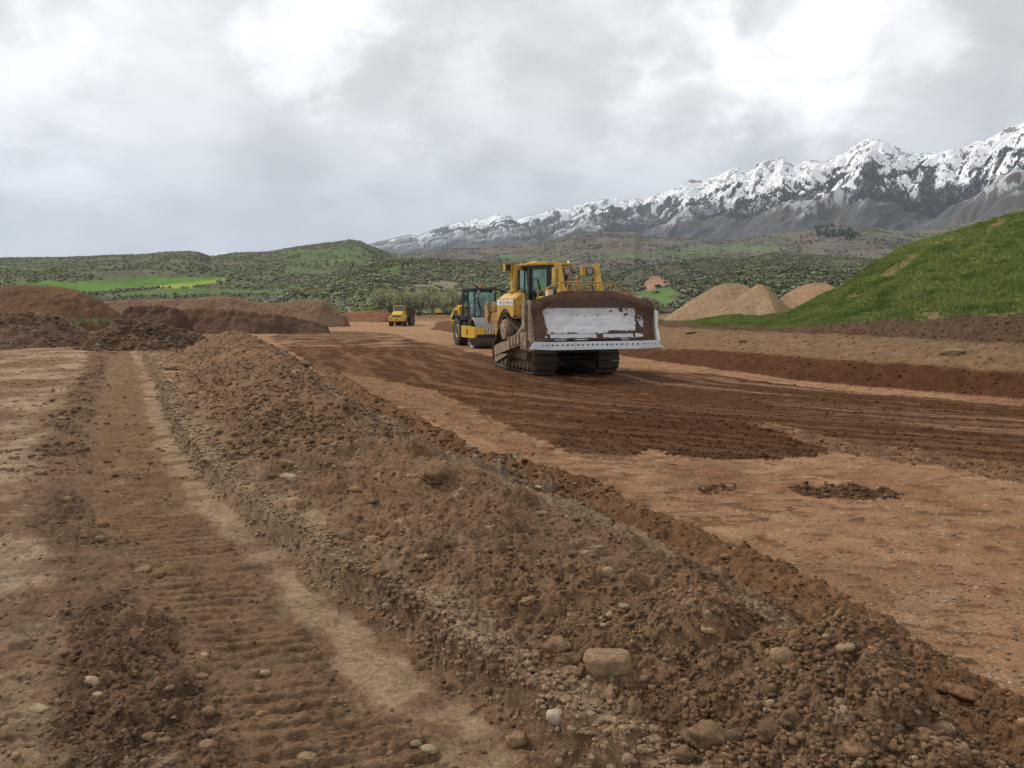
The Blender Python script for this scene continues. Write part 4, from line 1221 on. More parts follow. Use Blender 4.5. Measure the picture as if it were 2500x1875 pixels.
rfw = Vector((math.sin(RY), -math.cos(RY), 0)); rrt = Vector((-math.cos(RY), -math.sin(RY), 0))
seated_person(ROL + rfw * -2.24 + Vector((0, 0, 1.94)), math.pi + RY, 'operator in a dark jacket and cap seated inside the roller cab', 'dark_cloth', (.2, .42, .20), vest=False)

# ------------------------------------------------------------------ dump truck on the haul road
TP = at(970, 795, 128)
TP.z = float(ground_z(TP.x, TP.y))
TY = math.radians(-3)
trk = empty('dump_truck', TP, math.pi + TY, 'yellow articulated dump truck with an empty bed driving up the haul road', 'dump truck')
O = 3.6                                                       # everything is set back so that the bumper is near the origin
def P_(*pts):
    return [(a - O, b) for a, b in pts]
MB().prism(P_((-5.8, .8), (-5.8, 1.25), (3.6, 1.25), (3.6, .8)), 'x', -.55, .55).build('chassis', 'black_paint', trk, .03)
MB().prism([(-1.45, 1.0), (-1.42, 1.55), (-.9, 1.60), (.9, 1.60), (1.42, 1.55), (1.45, 1.0), (1.25, .85), (-1.25, .85)], 'y', 3.55 - O, 4.15 - O).build('bumper', 'clean_yellow', trk, .04)
MB().box((0, 4.16 - O, 1.17), (.22, .03, .2)).build('bumper_plate', 'black_paint', trk)
for s in (-1, 1):
    MB().box((s * 1.05, 4.15 - O, 1.30), (.36, .05, .18)).build('headlight', 'lamp_glass', trk, .02)
    MB().prism(P_((1.9, 1.35), (2.05, 1.75), (3.6, 1.75), (3.75, 1.35), (3.6, 1.35), (3.45, 1.62), (2.2, 1.62), (2.05, 1.35)), 'x', s * .82, s * 1.45).build('mudguard', 'clean_yellow', trk, .02)
h_ = MB().prism(P_((2.1, 1.5), (2.1, 2.55), (3.3, 2.35), (4.05, 1.95), (4.1, 1.5)), 'x', -.88, .88).build('hood', 'clean_yellow', trk, .08)
MB().box((0, 4.10 - O, 1.66), (1.5, .06, .22)).build('grille', 'black_paint', h_)
c_ = MB().prism(P_((.45, 1.5), (.45, 2.45), (2.15, 2.45), (2.15, 1.5)), 'x', -.95, .95).build('cab', 'clean_yellow', trk, .05)
MB().prism(P_((.5, 2.45), (.55, 3.28), (1.85, 3.28), (2.15, 2.45)), 'x', -.90, .90).build('window', 'dark_glass', c_)
m = MB()
for s in (-1, 1):
    m.tube([(s * .91, 2.16 - O, 2.45), (s * .91, 1.86 - O, 3.28)], .06, 6).tube([(s * .91, .5 - O, 2.45), (s * .91, .55 - O, 3.28)], .07, 6)
m.build('cab_frame', 'clean_yellow', c_)
MB().box((0, 1.2 - O, 2.6), (1.4, 1.0, .9)).build('cab_interior', 'black_paint', c_)
MB().prism(P_((.4, 3.26), (.45, 3.42), (1.9, 3.42), (2.0, 3.28)), 'x', -.98, .98).build('roof', 'yellow_paint', c_, .04)
MB().cyl((.3, 1.2 - O, 3.42), (.3, 1.2 - O, 3.62), .06, n=10).build('beacon', 'orange_plastic', c_)
for s in (-1, 1):
    a_ = MB().tube([(s * .95, 2.2 - O, 3.0), (s * 1.5, 2.5 - O, 2.9)], .03, 6).build('mirror_arm', 'black_paint', trk)
    MB().box((s * 1.55, 2.5 - O, 2.65), (.28, .1, .6)).build('mirror', 'black_paint', a_, .02)
bed = MB()
sec = [(-1.45, 2.95), (-1.40, 2.95), (-1.05, 1.65), (1.05, 1.65), (1.40, 2.95), (1.45, 2.95), (1.15, 1.50), (-1.15, 1.50)]
bed.prism(sec, 'y', -5.4 - O, .2 - O)
bed.prism([(-1.45, 2.95), (-1.15, 1.5), (1.15, 1.5), (1.45, 2.95), (1.0, 3.45), (-1.0, 3.45)], 'y', .2 - O, .32 - O)
bed.prism([(-5.4 - O, 1.5), (-6.3 - O, 2.05), (-6.3 - O, 2.12), (-5.4 - O, 1.66)], 'x', -1.1, 1.1)
for s in (-1, 1):
    for k in range(4):
        bed.box((s * 1.34, -4.6 - O + k * 1.4, 2.25), (.14, .12, 1.3), (0, s * .23, 0))
bed.build('dump_bed', 'bed_steel', trk, .02)
MB().tube([(-1.2, -5.6 - O, 1.9), (-1.9, -6.2 - O, 2.3)], .05, 6).build('tailgate_arm', 'bed_steel', trk)
for s in (-1, 1):
    for yy_ in (2.9, -2.1, -4.0):
        wheel(trk, (s * 1.12, yy_ - O, .86), .83, .66, s, 'worn_yellow', .45, 14)

# ------------------------------------------------------------------ a far machine, seen from behind, at the end of the haul road
EP = at(1070, 770, 300)
EP.z = float(ground_z(EP.x, EP.y))
ex = empty('excavator', EP, math.radians(8), 'tiny distant yellow excavator at the far end of the site, seen from behind', 'excavator')
for s in (-1, 1):
    MB().prism([(-1.9, .25), (-1.6, 0), (1.6, 0), (1.9, .25), (1.9, .65), (1.6, .9), (-1.6, .9), (-1.9, .65)], 'x', s * .8, s * 1.4).build('track', 'track_steel', ex, .05)
MB().cyl((0, 0, .7), (0, 0, 1.15), .6).build('turntable', 'black_paint', ex)
bd = MB().prism([(-1.32, 1.1), (-1.32, 2.05), (-1.1, 2.25), (1.1, 2.25), (1.32, 2.05), (1.32, 1.1)], 'y', -2.4, .9).build('body', 'clean_yellow', ex, .08)
MB().cyl((-.45, -1.5, 2.2), (-.45, -1.5, 3.1), .09, n=10).cyl((.25, -1.5, 2.2), (.25, -1.5, 3.0), .09, n=10).build('exhaust', 'white_plastic', bd)
cb2 = MB().prism([(.2, 1.3), (.2, 2.2), (.4, 2.4), (1.3, 2.4), (1.55, 2.0), (1.55, 1.3)], 'x', .35, 1.25).build('cab', 'black_paint', ex, .05)
MB().box((.8, .19, 1.9), (.6, .02, .4)).build('window', 'dark_glass', cb2)
bm_ = MB().prism([(.9, 1.3), (2.6, 2.3), (3.6, 2.4), (3.8, 2.2), (2.9, 2.0), (1.4, 1.1)], 'x', -.25, .15).build('boom', 'clean_yellow', ex, .03)
MB().prism([(3.4, 2.4), (3.9, 2.3), (5.0, 1.3), (4.7, 1.2)], 'x', -.2, .1).build('arm', 'clean_yellow', bm_, .03)
MB().prism([(4.5, 1.6), (5.1, 1.6), (5.4, .9), (4.8, .5), (4.2, .8)], 'x', -.6, .5).build('bucket', 'track_steel', bm_, .03)

# ------------------------------------------------------------------ survey stakes and a marker flag
def stake(px, py, h, label, mat):
    p = ground_hit(px, py)
    r = empty('survey_stake', p - Vector((0, 0, .05)), 0, label, 'stake')
    h = h / F * p.y
    MB().box((0, 0, h / 2), (.05, .03, h)).build('stick', 'wood', r)
    MB().prism([(-.03, h * .62), (-.03, h * .95), (.05, h), (.16, h * .85), (.12, h * .7), (.05, h * .66)], 'y', -.03, .03).build('ribbon', mat, r)
stake(1060, 790, 11, 'wooden survey stake with a ribbon by the red soil heap, closer to the dump truck', 'pale_ribbon')
stake(1079, 783, 11, 'wooden survey stake with a ribbon on the red soil heap, closer to the roller', 'pale_ribbon')
# ------------------------------------------------------------------ hills and mountains, each at its own distance
def el(px, py):
    u = (px - 1250.0) / F; v = (937.5 - py) / F
    dy = math.cos(PITCH) + v * math.sin(PITCH); dz = -math.sin(PITCH) + v * math.cos(PITCH)
    return u / dy, dz / dy
def photo_px(X, Y, Z):
    """which photo pixel a world point falls on (used to lay out fields and clearings)"""
    zc_ = Y * math.cos(PITCH) - (Z - CZ) * math.sin(PITCH)
    vc = Y * math.sin(PITCH) + (Z - CZ) * math.cos(PITCH)
    return 1250 + F * X / zc_, 937.5 - F * vc / zc_
class Range:
    """a ridge with the outline of the photo, its slope running down towards the viewer and a back slope behind it"""
    def __init__(self, sil, Yr, Yb, zb, step, rows, power, amp, lam, seed, jag=0.0, aniso=None):
        sil = np.array(sil, float)
        px = np.arange(sil[0, 0], sil[-1, 0] + step, step)
        py = np.interp(px, sil[:, 0], sil[:, 1]) + jag * gn(px / 9.0, px * 0 + seed, seed) + jag * .6 * gn(px / 3.3, px * 0 + seed, seed + 1)
        e = [el(a_, b_) for a_, b_ in zip(px, py)]
        Uu = np.array([a_ for a_, _ in e]); ee = np.array([b_ for _, b_ in e])
        Yr_ = np.interp(px, *np.array(Yr, float).T) if isinstance(Yr, list) else np.full(px.shape, float(Yr))
        Yb_ = np.interp(px, *np.array(Yb, float).T) if isinstance(Yb, list) else np.full(px.shape, float(Yb))
        zb_ = np.interp(px, *np.array(zb, float).T) if isinstance(zb, list) else np.full(px.shape, float(zb))
        s = np.concatenate([np.linspace(0, 1, rows), 1 + np.linspace(.03, .35, 8)])
        Sg = np.repeat(s[:, None], len(px), 1)
        Yg = Yb_ + (Yr_ - Yb_) * Sg
        zr_ = CZ + ee * Yr_
        sf = np.clip(Sg, 0, 1)
        Zg = zb_ + (zr_ - zb_) * sf ** power
        X = Uu * Yg
        env = np.sin(np.pi * np.clip(Sg, 0, 1)) ** .8
        if aniso is None:
            nz = fbm(X / lam, Yg / lam, 5, seed)
        else:
            nz = aniso(X, Yg)
        Zg = Zg + amp * env * nz
        lim = CZ + (ee - .0006) * Yg
        Zg = np.where(Sg < 1, np.minimum(Zg, lim + (zr_ - lim) * (Sg > .999)), Zg)
        Zg = np.where(Sg > 1, zr_ - (Sg - 1) * 1.6 * np.maximum(zr_ - zb_, 1), Zg)
        self.X, self.Y, self.Z, self.S, self.px = X, Yg, Zg, Sg, px
        self.PX, self.PY = photo_px(X, Yg, Zg)
        self.nr, self.nc = X.shape
    def mesh(self, name, col, mat, kind='structure'):
        o = np_mesh(name, np.stack([self.X, self.Y, self.Z], -1).reshape(-1, 3), grid_quads(self.nr, self.nc).ravel(), 4, MATS[mat], col.reshape(-1, 3))
        self.obj = o
        return tag(o, kind=kind)
    def pick(self, n, weight, rng):
        """n random points on the front slope, following a weight per grid vertex"""
        w_ = np.clip(weight, 0, None) * (self.S < .995)
        w_[-1] = 0; w_[:, -1] = 0
        c = np.cumsum(w_.ravel()); c /= c[-1]
        k = np.searchsorted(c, rng.rand(n)); i, j = k // self.nc, k % self.nc
        i = np.minimum(i, self.nr - 2); j = np.minimum(j, self.nc - 2)
        a_, b_ = rng.rand(n), rng.rand(n)
        def f(G):
            return (G[i, j] * (1 - a_) + G[i + 1, j] * a_) * (1 - b_) + (G[i, j + 1] * (1 - a_) + G[i + 1, j + 1] * a_) * b_
        return np.stack([f(self.X), f(self.Y), f(self.Z)], -1)
def ico(sub):
    b = bmesh.new(); bmesh.ops.create_icosphere(b, subdivisions=sub, radius=1)
    v = np.array([p.co[:] for p in b.verts]); f = np.array([[q.index for q in p.verts] for p in b.faces]); b.free()
    return v, f
ICO1, ICO2, ICO3 = ico(1), ico(2), ico(3)
def leaf_proto(n, sz, seed):
    """a shrub as n leaf clumps facing every way, spread through a low dome"""
    r = np.random.RandomState(seed); V = []
    for k in range(n):
        c = r.randn(3); c /= np.linalg.norm(c); c *= .35 + .6 * r.rand(); c[2] = abs(c[2]) * 1.1 - .35
        d1 = r.randn(3); d1 /= np.linalg.norm(d1); d2 = np.cross(d1, r.randn(3)); d2 /= np.linalg.norm(d2)
        s1 = sz * (.7 + .6 * r.rand())
        V += [c - d1 * s1, c + d2 * s1 * .8, c + d1 * s1, c - d2 * s1 * .8]
    return np.array(V), np.arange(4 * n).reshape(-1, 4)
LEAFA, LEAFB = leaf_proto(16, .52, 61), leaf_proto(26, .42, 62)
CONE = (np.array([(math.cos(a), math.sin(a), 0) for a in np.arange(5) * 2 * math.pi / 5] + [(0, 0, 1)]), np.array([(i, (i + 1) % 5, 5) for i in range(5)]))
def scatter(name, proto, P, size, cols, rng, mat, jitter=.3, sink=.3, parent=None, smooth=False):
    """many small copies in ONE mesh: size is (n, 3), cols (n, 3)"""
    v, f = proto
    if (proto is LEAFA or proto is LEAFB) and mat == 'leafy':
        cols = lerp(cols, cols.mean(0)[None], .5) * 2.0
    n, nv = len(P), len(v)
    a = rng.rand(n) * 6.283
    V = v[None] * (1 + jitter * (rng.rand(n, nv, 1) - .5) * 2)
    x_ = V[..., 0] * np.cos(a)[:, None] - V[..., 1] * np.sin(a)[:, None]
    y_ = V[..., 0] * np.sin(a)[:, None] + V[..., 1] * np.cos(a)[:, None]
    V = np.stack([x_, y_, V[..., 2]], -1) * size[:, None, :] + P[:, None, :]
    V[..., 2] += (size[:, 2] * (.5 - sink))[:, None] * (1 if proto is not CONE else 0)
    Fc = (f[None] + (np.arange(n) * nv)[:, None, None]).reshape(-1)
    Cc = np.repeat(cols[:, None, :], nv, 1).reshape(-1, 3)
    return np_mesh(name, V.reshape(-1, 3), Fc, f.shape[1], MATS[mat], Cc, smooth, parent)
def palette(n, rng, pal, wts, vary=.25):
    k = rng.choice(len(pal), n, p=np.array(wts) / sum(wts))
    c = np.array(pal)[k] * (1 + vary * (rng.rand(n, 1) - .5) * 2) * (1 + .12 * (rng.rand(n, 3) - .5))
    return c
def region(PX, PY, poly, seed=1, w=4.0):
    return inpoly(PX + w * gn(PX / 14, PY / 9, seed), PY + w * .5 * gn(PX / 14, PY / 9, seed + 1), poly)
RG = np.random.RandomState(11)
GREYP, OLIVE, PALE, DGREEN = (.118, .104, .088), (.10, .115, .052), (.145, .155, .08), (.07, .088, .042)

# left hills with pastures
A = Range([(-420, 640), (0, 629), (100, 628), (163, 627), (270, 622), (338, 621), (400, 615), (460, 612), (488, 616), (513, 625), (570, 617), (651, 615), (732, 601), (800, 592), (854, 585), (880, 588), (900, 598), (940, 614), (990, 634), (1060, 660), (1150, 700)], 2300, 330, -1.5, 2.2, 150, 1.25, 26, 420, 101, 1.0)
c_ = np.empty(A.X.shape + (3,), np.float32); c_[:] = (.108, .105, .066)
n1, n2 = fbm(A.X / 260, A.Y / 260, 4, 111), fbm(A.X / 60, A.Y / 60, 3, 115)
c_ = colmix(c_, sstep(-.2, .35, n1), (.092, .12, .052))
c_ = colmix(c_, sstep(.05, .45, n2 - .3 * n1) * .6, (.125, .105, .085))
fld = region(A.PX, A.PY, [(60, 700), (110, 684), (175, 690), (260, 684), (366, 677), (529, 677), (560, 682), (500, 696), (448, 705), (358, 703), (228, 714), (90, 716)], 5, 5)
fld2 = region(A.PX, A.PY, [(345, 703), (450, 691), (548, 679), (556, 683), (500, 696), (440, 705)], 7, 3)
fld3 = region(A.PX, A.PY, [(740, 612), (830, 606), (905, 618), (900, 640), (780, 652), (715, 646)], 9, 10)
fld4 = region(A.PX, A.PY, [(480, 704), (700, 712), (720, 722), (480, 716), (250, 728), (250, 718)], 10, 4)
c_ = colmix(c_, fld, (.085, .16, .03)); c_ = colmix(c_, fld4 * .8, (.085, .14, .035))
c_ = colmix(c_, fld3 * .4, (.092, .128, .05)); c_ = colmix(c_, fld2, (.20, .26, .045))
A.mesh('hills', c_, 'hill_soil')
fields = fld | fld2 | fld4
wgt = (sstep(-.25, .15, n2 + .25 * n1) + .05) * np.where(fields, 0, 1) * np.where(fld3, .3, 1)
P = A.pick(42000, wgt, RG)
k = (1.1 + 2.3 * RG.rand(len(P)) ** 2) * lerp(.55, 1.0, np.clip(P[:, 1] / 1200, 0, 1))
pn = fbm(P[:, 0] / 180, P[:, 1] / 180, 3, 121)[:, None]
cc = palette(len(P), RG, [GREYP, (.11, .098, .088), OLIVE, PALE, DGREEN], [3, 2, 4, 1.6, 1])
cc = lerp(cc, palette(len(P), RG, [OLIVE, PALE, DGREEN], [4, 2, 1.5]), sstep(-.05, .3, pn))
tag(scatter('brush', LEAFA, P, np.stack([k * 1.25, k * 1.25, k * .75], -1), cc, RG, 'leafy', .12, .3), kind='stuff')

# middle hill just across the valley, thick with shrubs
B = Range([(560, 752), (640, 728), (692, 705), (730, 690), (814, 671), (860, 660), (900, 645), (972, 634), (1045, 632), (1095, 635), (1153, 636), (1225, 645), (1300, 660), (1400, 676), (1500, 700), (1600, 742)], 880, 300, -1.8, 2.2, 120, 1.05, 15, 150, 131, 1.2)
c_ = np.empty(B.X.shape + (3,), np.float32); c_[:] = (.115, .11, .06)
n1, n2 = fbm(B.X / 110, B.Y / 110, 4, 141), fbm(B.X / 28, B.Y / 28, 3, 145)
c_ = colmix(c_, sstep(-.1, .35, n1), (.09, .125, .045))
bare = region(B.PX, B.PY, [(1040, 680), (1120, 690), (1150, 720), (1100, 745), (1020, 735), (980, 712)], 15, 14)
c_ = colmix(c_, bare * .8, (.20, .165, .12))
B.mesh('hill', c_, 'hill_soil')
P = B.pick(30000, (sstep(-.35, .1, n2) + .08) * np.where(bare, .22, 1), RG)
k = .7 + 1.9 * RG.rand(len(P)) ** 2.4
pn = fbm(P[:, 0] / 90, P[:, 1] / 90, 3, 151)[:, None]
cc = palette(len(P), RG, [OLIVE, PALE, DGREEN, GREYP], [5, 2, 2, 2])
cc = lerp(cc, palette(len(P), RG, [GREYP, (.13, .115, .105), (.15, .14, .11)], [4, 3, 1.5]), sstep(.0, .3, pn))
tag(scatter('brush', LEAFB, P, np.stack([k * 1.15, k * 1.15, k * .9], -1), cc, RG, 'leafy', .12, .3), kind='stuff')

# brown foothills under the mountains
Cc = Range([(800, 640), (900, 603), (940, 614), (972, 622), (1041, 613), (1117, 605), (1189, 605), (1262, 596), (1352, 586), (1424, 567), (1490, 565), (1551, 566), (1569, 577), (1640, 580), (1700, 582), (1783, 586), (1852, 574), (1966, 560), (2027, 553), (2088, 551), (2130, 555), (2180, 562), (2230, 566), (2300, 556), (2380, 540), (2440, 524), (2500, 505), (2800, 470)], 3500, 1150, 18, 2.4, 130, 1.15, 48, 620, 161, 1.0)
c_ = np.empty(Cc.X.shape + (3,), np.float32); c_[:] = (.125, .108, .085)
n1, n2 = fbm(Cc.X / 420, Cc.Y / 420, 4, 171), fbm(Cc.X / 110, Cc.Y / 160, 4, 175)
c_ = colmix(c_, sstep(0, .35, n1) * .8, (.095, .12, .055))
c_ = colmix(c_, sstep(.1, .4, n2) * .6, (.105, .088, .085))
gr_ = region(Cc.PX, Cc.PY, [(1200, 622), (1420, 632), (1700, 603), (1900, 600), (1900, 612), (1600, 628), (1250, 640)], 17, 8)
c_ = colmix(c_, gr_ * .65, (.095, .145, .055))
fr1 = region(Cc.PX, Cc.PY, [(1985, 560), (2020, 543), (2085, 560), (2098, 575), (2060, 592), (2000, 580)], 18, 10)
c_ = colmix(c_, fr1 * .35, (.06, .065, .05))
Cc.mesh('hills', c_, 'hill_soil')
P = Cc.pick(30000, (sstep(-.25, .2, n2) + .05) * np.where(gr_, .15, 1), RG)
k = 1.8 + 3.0 * RG.rand(len(P)) ** 2
cc = palette(len(P), RG, [GREYP, (.125, .105, .10), (.10, .095, .065), OLIVE, DGREEN], [5, 4, 2.5, 1.5, .6])
tag(scatter('brush', LEAFA, P, np.stack([k * 1.7, k * 1.4, k * .55], -1), cc, RG, 'leafy', .12, .3), kind='stuff')
P = Cc.pick(150, fr1 * sstep(-.2, .3, n2), RG)
tag(scatter('forest', CONE, P, np.stack([5 + 0 * P[:, 0], 5 + 0 * P[:, 0], 13 + 6 * RG.rand(len(P))], -1), palette(len(P), RG, [(.020, .034, .026)], [1]), RG, 'leafy', .1), kind='stuff')

# brushy hills on the right with a landslip scar
D = Range([(1150, 745), (1250, 700), (1330, 668), (1400, 652), (1480, 662), (1560, 652), (1640, 640), (1740, 628), (1800, 634), (1893, 617), (1980, 622), (2060, 628), (2129, 632), (2250, 642), (2500, 640), (2800, 640)], 1500, 420, -1.5, 2.4, 120, 1.0, 42, 260, 181, 1.2)
c_ = np.empty(D.X.shape + (3,), np.float32); c_[:] = (.095, .088, .06)
n1, n2 = fbm(D.X / 170, D.Y / 170, 4, 191), fbm(D.X / 45, D.Y / 45, 3, 195)
c_ = colmix(c_, sstep(0, .4, n1), (.08, .098, .045))
scar = region(D.PX, D.PY, [(1552, 702), (1575, 688), (1592, 675), (1606, 673), (1630, 686), (1634, 697), (1605, 704), (1580, 708)], 21, 7)
past = region(D.PX, D.PY, [(1520, 716), (1570, 709), (1640, 700), (1660, 716), (1620, 726), (1700, 740), (1560, 752), (1500, 745)], 23, 5)
c_ = colmix(c_, past, (.10, .155, .05)); c_ = colmix(c_, scar, (.30, .165, .115))
D.mesh('hills', c_, 'hill_soil')
P = D.pick(34000, (sstep(-.3, .1, n2) + .12) * np.where(scar | past, .02, 1), RG)
k = 1.1 + 2.5 * RG.rand(len(P)) ** 2.2
pn = fbm(P[:, 0] / 150, P[:, 1] / 150, 3, 197)[:, None]
cc = palette(len(P), RG, [GREYP, (.085, .085, .06), OLIVE, DGREEN], [4, 4, 3, 1.5])
cc = lerp(cc, palette(len(P), RG, [OLIVE, (.085, .09, .05), DGREEN], [3, 3, 2]), sstep(0, .3, pn))
tag(scatter('brush', LEAFB, P, np.stack([k * 1.2, k * 1.2, k * .85], -1), cc, RG, 'leafy', .12, .3), kind='stuff')

# snow mountains: one range that comes nearer towards the right
SIL = [(890, 606), (900, 597), (950, 585), (998, 573), (1019, 577), (1055, 562), (1085, 552), (1117, 542), (1145, 541), (1164, 532), (1186, 537), (1205, 526), (1222, 519), (1240, 525), (1262, 536), (1287, 528), (1320, 520), (1359, 508), (1380, 511), (1395, 511), (1406, 502), (1440, 493), (1493, 483), (1522, 490), (1558, 483), (1569, 488), (1615, 470), (1660, 455), (1685, 437), (1715, 440), (1750, 431), (1775, 418), (1799, 407), (1824, 423), (1845, 405), (1860, 395), (1885, 388), (1913, 383), (1938, 402), (1966, 391), (1990, 390), (2007, 396), (2031, 387), (2050, 378), (2068, 371), (2092, 348), (2105, 345), (2129, 333), (2160, 345), (2190, 357), (2215, 368), (2239, 374), (2290, 372), (2344, 361), (2370, 350), (2389, 343), (2405, 346), (2414, 337), (2430, 327), (2454, 312), (2480, 305), (2500, 297), (2600, 270), (2800, 240)]
def spurs(X, Y):
    a = (X * .51 - Y * .86); b = (X * .86 + Y * .51)
    w_ = 160 * fbm(X / 900, Y / 900, 3, 205)
    return (ridged((a + w_ + b * .28) / 1150, b / 3600, 5, 201, .58) - .52) * 1.7 + .38 * (ridged((a + w_ * .5) / 330, b / 700, 5, 208, .6) - .5)
Yr = [(px, 1400.0 / max(el(px, py)[1], .03)) for px, py in SIL[1::3]]
M = Range(SIL, Yr, [(890, 7000), (1500, 5200), (2200, 3900), (2800, 3300)], [(890, 330), (1500, 260), (2200, 240), (2800, 260)], 1.7, 215, .95, 250, 1000, 211, 1.6, spurs)
sp = spurs(M.X, M.Y)
ng, nf = fbm(M.X / 420, M.Y / 420, 5, 221, .6), fbm(M.X / 75, M.Y / 90, 4, 227, .65)
aa = (M.X * .51 - M.Y * .86); bb_ = (M.X * .86 + M.Y * .51)
na = fbm((aa + .35 * bb_) / 130, bb_ / 430, 5, 231, .65)
alt = M.Z
snow = sstep(-50, 50, alt - (690 - 190 * sp + 150 * ng + 270 * na + 120 * nf))
forest = sstep(.0, .10, .75 * na + .40 * ng + .42 * nf + .05 - .70 * sstep(860, 1250, alt) + .36 * sstep(900, 640, alt) + .14 * sstep(1900, 1300, M.PX) - .12 * sp)
lowband = sstep(780, 640, alt + 260 * na + 120 * nf) * sstep(2000, 1650, M.PX)
forest = np.maximum(forest, lowband * sstep(-.40, -.2, ng + .4 * na + .1))
low2 = sstep(840, 700, alt + 200 * na) * sstep(-.06, .04, na + .6 * nf + .3 * ng)
forest = np.maximum(forest, low2)
bare_ = sstep(.05, .2, sp * .5 + .5 * ng) * sstep(860, 700, alt)
forest *= 1 - .35 * bare_
snow *= sstep(-.02, .02, (alt - 640) / 400 + 1.1 * na + .6 * nf + .28)
rock = sstep(.26, .36, nf * .6 + .45 * na + .25 * sstep(1000, 1350, alt)) * sstep(800, 1000, alt)
c_ = np.empty(M.X.shape + (3,), np.float32); c_[:] = (.105, .082, .075)
c_ = colmix(c_, sstep(-.3, .3, nf), (.118, .09, .076))
c_ = colmix(c_, snow, (.78, .79, .81))
c_ = colmix(c_, rock * .9, (.21, .185, .18))
c_ = colmix(c_, forest * .9, (.052, .064, .068))
M.mesh('mountains', c_, 'mountain')
P = M.pick(75000, (forest * .8 + .03 * sstep(1250, 900, M.Z) + .30 * sstep(.05, .22, nf + .4 * na) * sstep(1250, 850, M.Z)) * (M.Y < 16000) * (M.S > .3) * (M.Y / 6000) ** .5, RG)
k = (6 + 11 * RG.rand(len(P)) ** 1.5)
tag(scatter('forest', CONE, P, np.stack([k * .30, k * .30, k], -1), palette(len(P), RG, [(.026, .038, .038), (.036, .046, .044)], [2, 1]), RG, 'leafy', .1), kind='stuff')
# a far white top beyond the left hills
Fp = Range([(480, 634), (505, 627), (520, 622), (545, 616), (560, 617), (575, 618), (600, 630)], 24000, 17000, 900, 1.5, 30, 1, 60, 1500, 241, .8)
c_ = np.empty(Fp.X.shape + (3,), np.float32); c_[:] = (.8, .81, .83)
c_ = colmix(c_, sstep(.1, .3, fbm(Fp.X / 500, Fp.Y / 500, 3, 245)) * .6, (.2, .2, .22))
Fp.mesh('mountains', c_, 'mountain')

# ------------------------------------------------------------------ earth heaps and gravel piles
def heap(name, sil, Y, zb, run, col, rough, label, cat, mat='far_soil', step=2.2, rows=36, lump_=.25, front=None, col2=None, rounded=1.25):
    sil = np.array(sil, float)
    px = np.arange(sil[0, 0], sil[-1, 0] + step, step)
    py = np.interp(px, sil[:, 0], sil[:, 1])
    top = np.array([at(a_, b_, Y)[:] for a_, b_ in zip(px, py)])
    h = np.maximum(top[:, 2] - zb, .02)
    edge = np.minimum(np.arange(len(px)), np.arange(len(px))[::-1]) / 3.0
    h = h * np.clip(edge, 0, 1)
    s = np.concatenate([-np.linspace(1, 0, rows), np.linspace(0, 1, 10)[1:]])
    Sg = np.repeat(s[:, None], len(px), 1)
    reach = np.where(Sg < 0, front or run, run)
    X = np.repeat(top[None, :, 0], len(s), 0); Yg = Y + Sg * (h + .15) * reach
    X = X * (1 + 0 * Sg)
    prof_ = 1 - np.abs(Sg) ** rounded
    Zg = zb - .15 + (h + .15) * prof_
    env = np.clip(1.15 - np.abs(Sg), 0, 1) ** .5
    Zg += rough * env * (fbm(X * 1.3, Yg * 1.3, 4, int(Y)) * .42 * np.clip(h, .2, 1.3)) * np.clip(np.abs(Sg) * 4 + .25, 0, 1) + rough * env * .10 * fbm(X * 4, Yg * 4, 3, int(Y) + 21)
    l1, i1 = lumps(X, Yg, lump_ * 2.6, .5, int(Y) + 3, .15, .55, .8); l2, i2 = lumps(X, Yg, lump_, .6, int(Y) + 5, .2, .6, .7)
    Zg += rough * (l1 * .35 + l2 * .8) * .7
    n_ = fbm(X * .35, Yg * .35, 4, int(Y) + 7)
    cc_ = np.empty(X.shape + (3,), np.float32); cc_[:] = col
    cc_ = colmix(cc_, sstep(-.1, .4, n_), col2 if col2 is not None else tuple(v * .72 for v in col))
    cc_ = colmix(cc_, (i2 > .9) * (l2 > .3 * lump_) * .5, (.30, .24, .17))
    o = np_mesh(name, np.stack([X, Yg, Zg], -1).reshape(-1, 3), grid_quads(len(s), len(px)).ravel(), 4, MATS[mat], cc_.reshape(-1, 3))
    return tag(o, label, cat)
heap('dirt_mound', [(-420, 700), (-100, 697), (0, 696), (60, 696), (102, 698), (163, 702), (203, 712), (235, 729), (264, 747), (295, 768)], 80, -.5, 1.7, (.135, .076, .045), .5, 'big smooth red-brown earth mound rising at the left edge of the site', 'dirt mound', lump_=.3, col2=(.11, .062, .038))
heap('dirt_mound', [(225, 756), (252, 736), (300, 733), (366, 731), (468, 729), (500, 725), (529, 723), (570, 725), (610, 736), (650, 739), (692, 739), (720, 735), (753, 731), (793, 733), (806, 742), (818, 755), (850, 775)], 128, -1.4, 1.6, (.175, .113, .074), .6, 'long low reddish earth bank along the far edge of the site', 'dirt mound', lump_=.5, col2=(.145, .082, .052))
heap('dirt_mound', [(800, 775), (830, 766), (870, 760), (930, 757), (950, 762), (975, 778)], 165, -1.7, 1.8, (.20, .10, .06), .5, 'low brown earth bank behind the dump truck', 'dirt mound', lump_=.5)
heap('dirt_mound', [(1000, 778), (1020, 771), (1050, 769), (1090, 769), (1130, 771), (1180, 778)], 230, -2.2, 2.0, (.22, .125, .08), .5, 'low brown earth bank at the feet of the distant yellow excavator', 'dirt mound', lump_=.6)
heap('dirt_mound', [(425, 792), (447, 756), (480, 753), (520, 755), (570, 757), (620, 762), (692, 771), (740, 780), (773, 788), (805, 800)], 64, -.15, 1.5, (.108, .066, .044), .8, 'long dark brown heap of clods left of the haul road', 'dirt mound', lump_=.35)
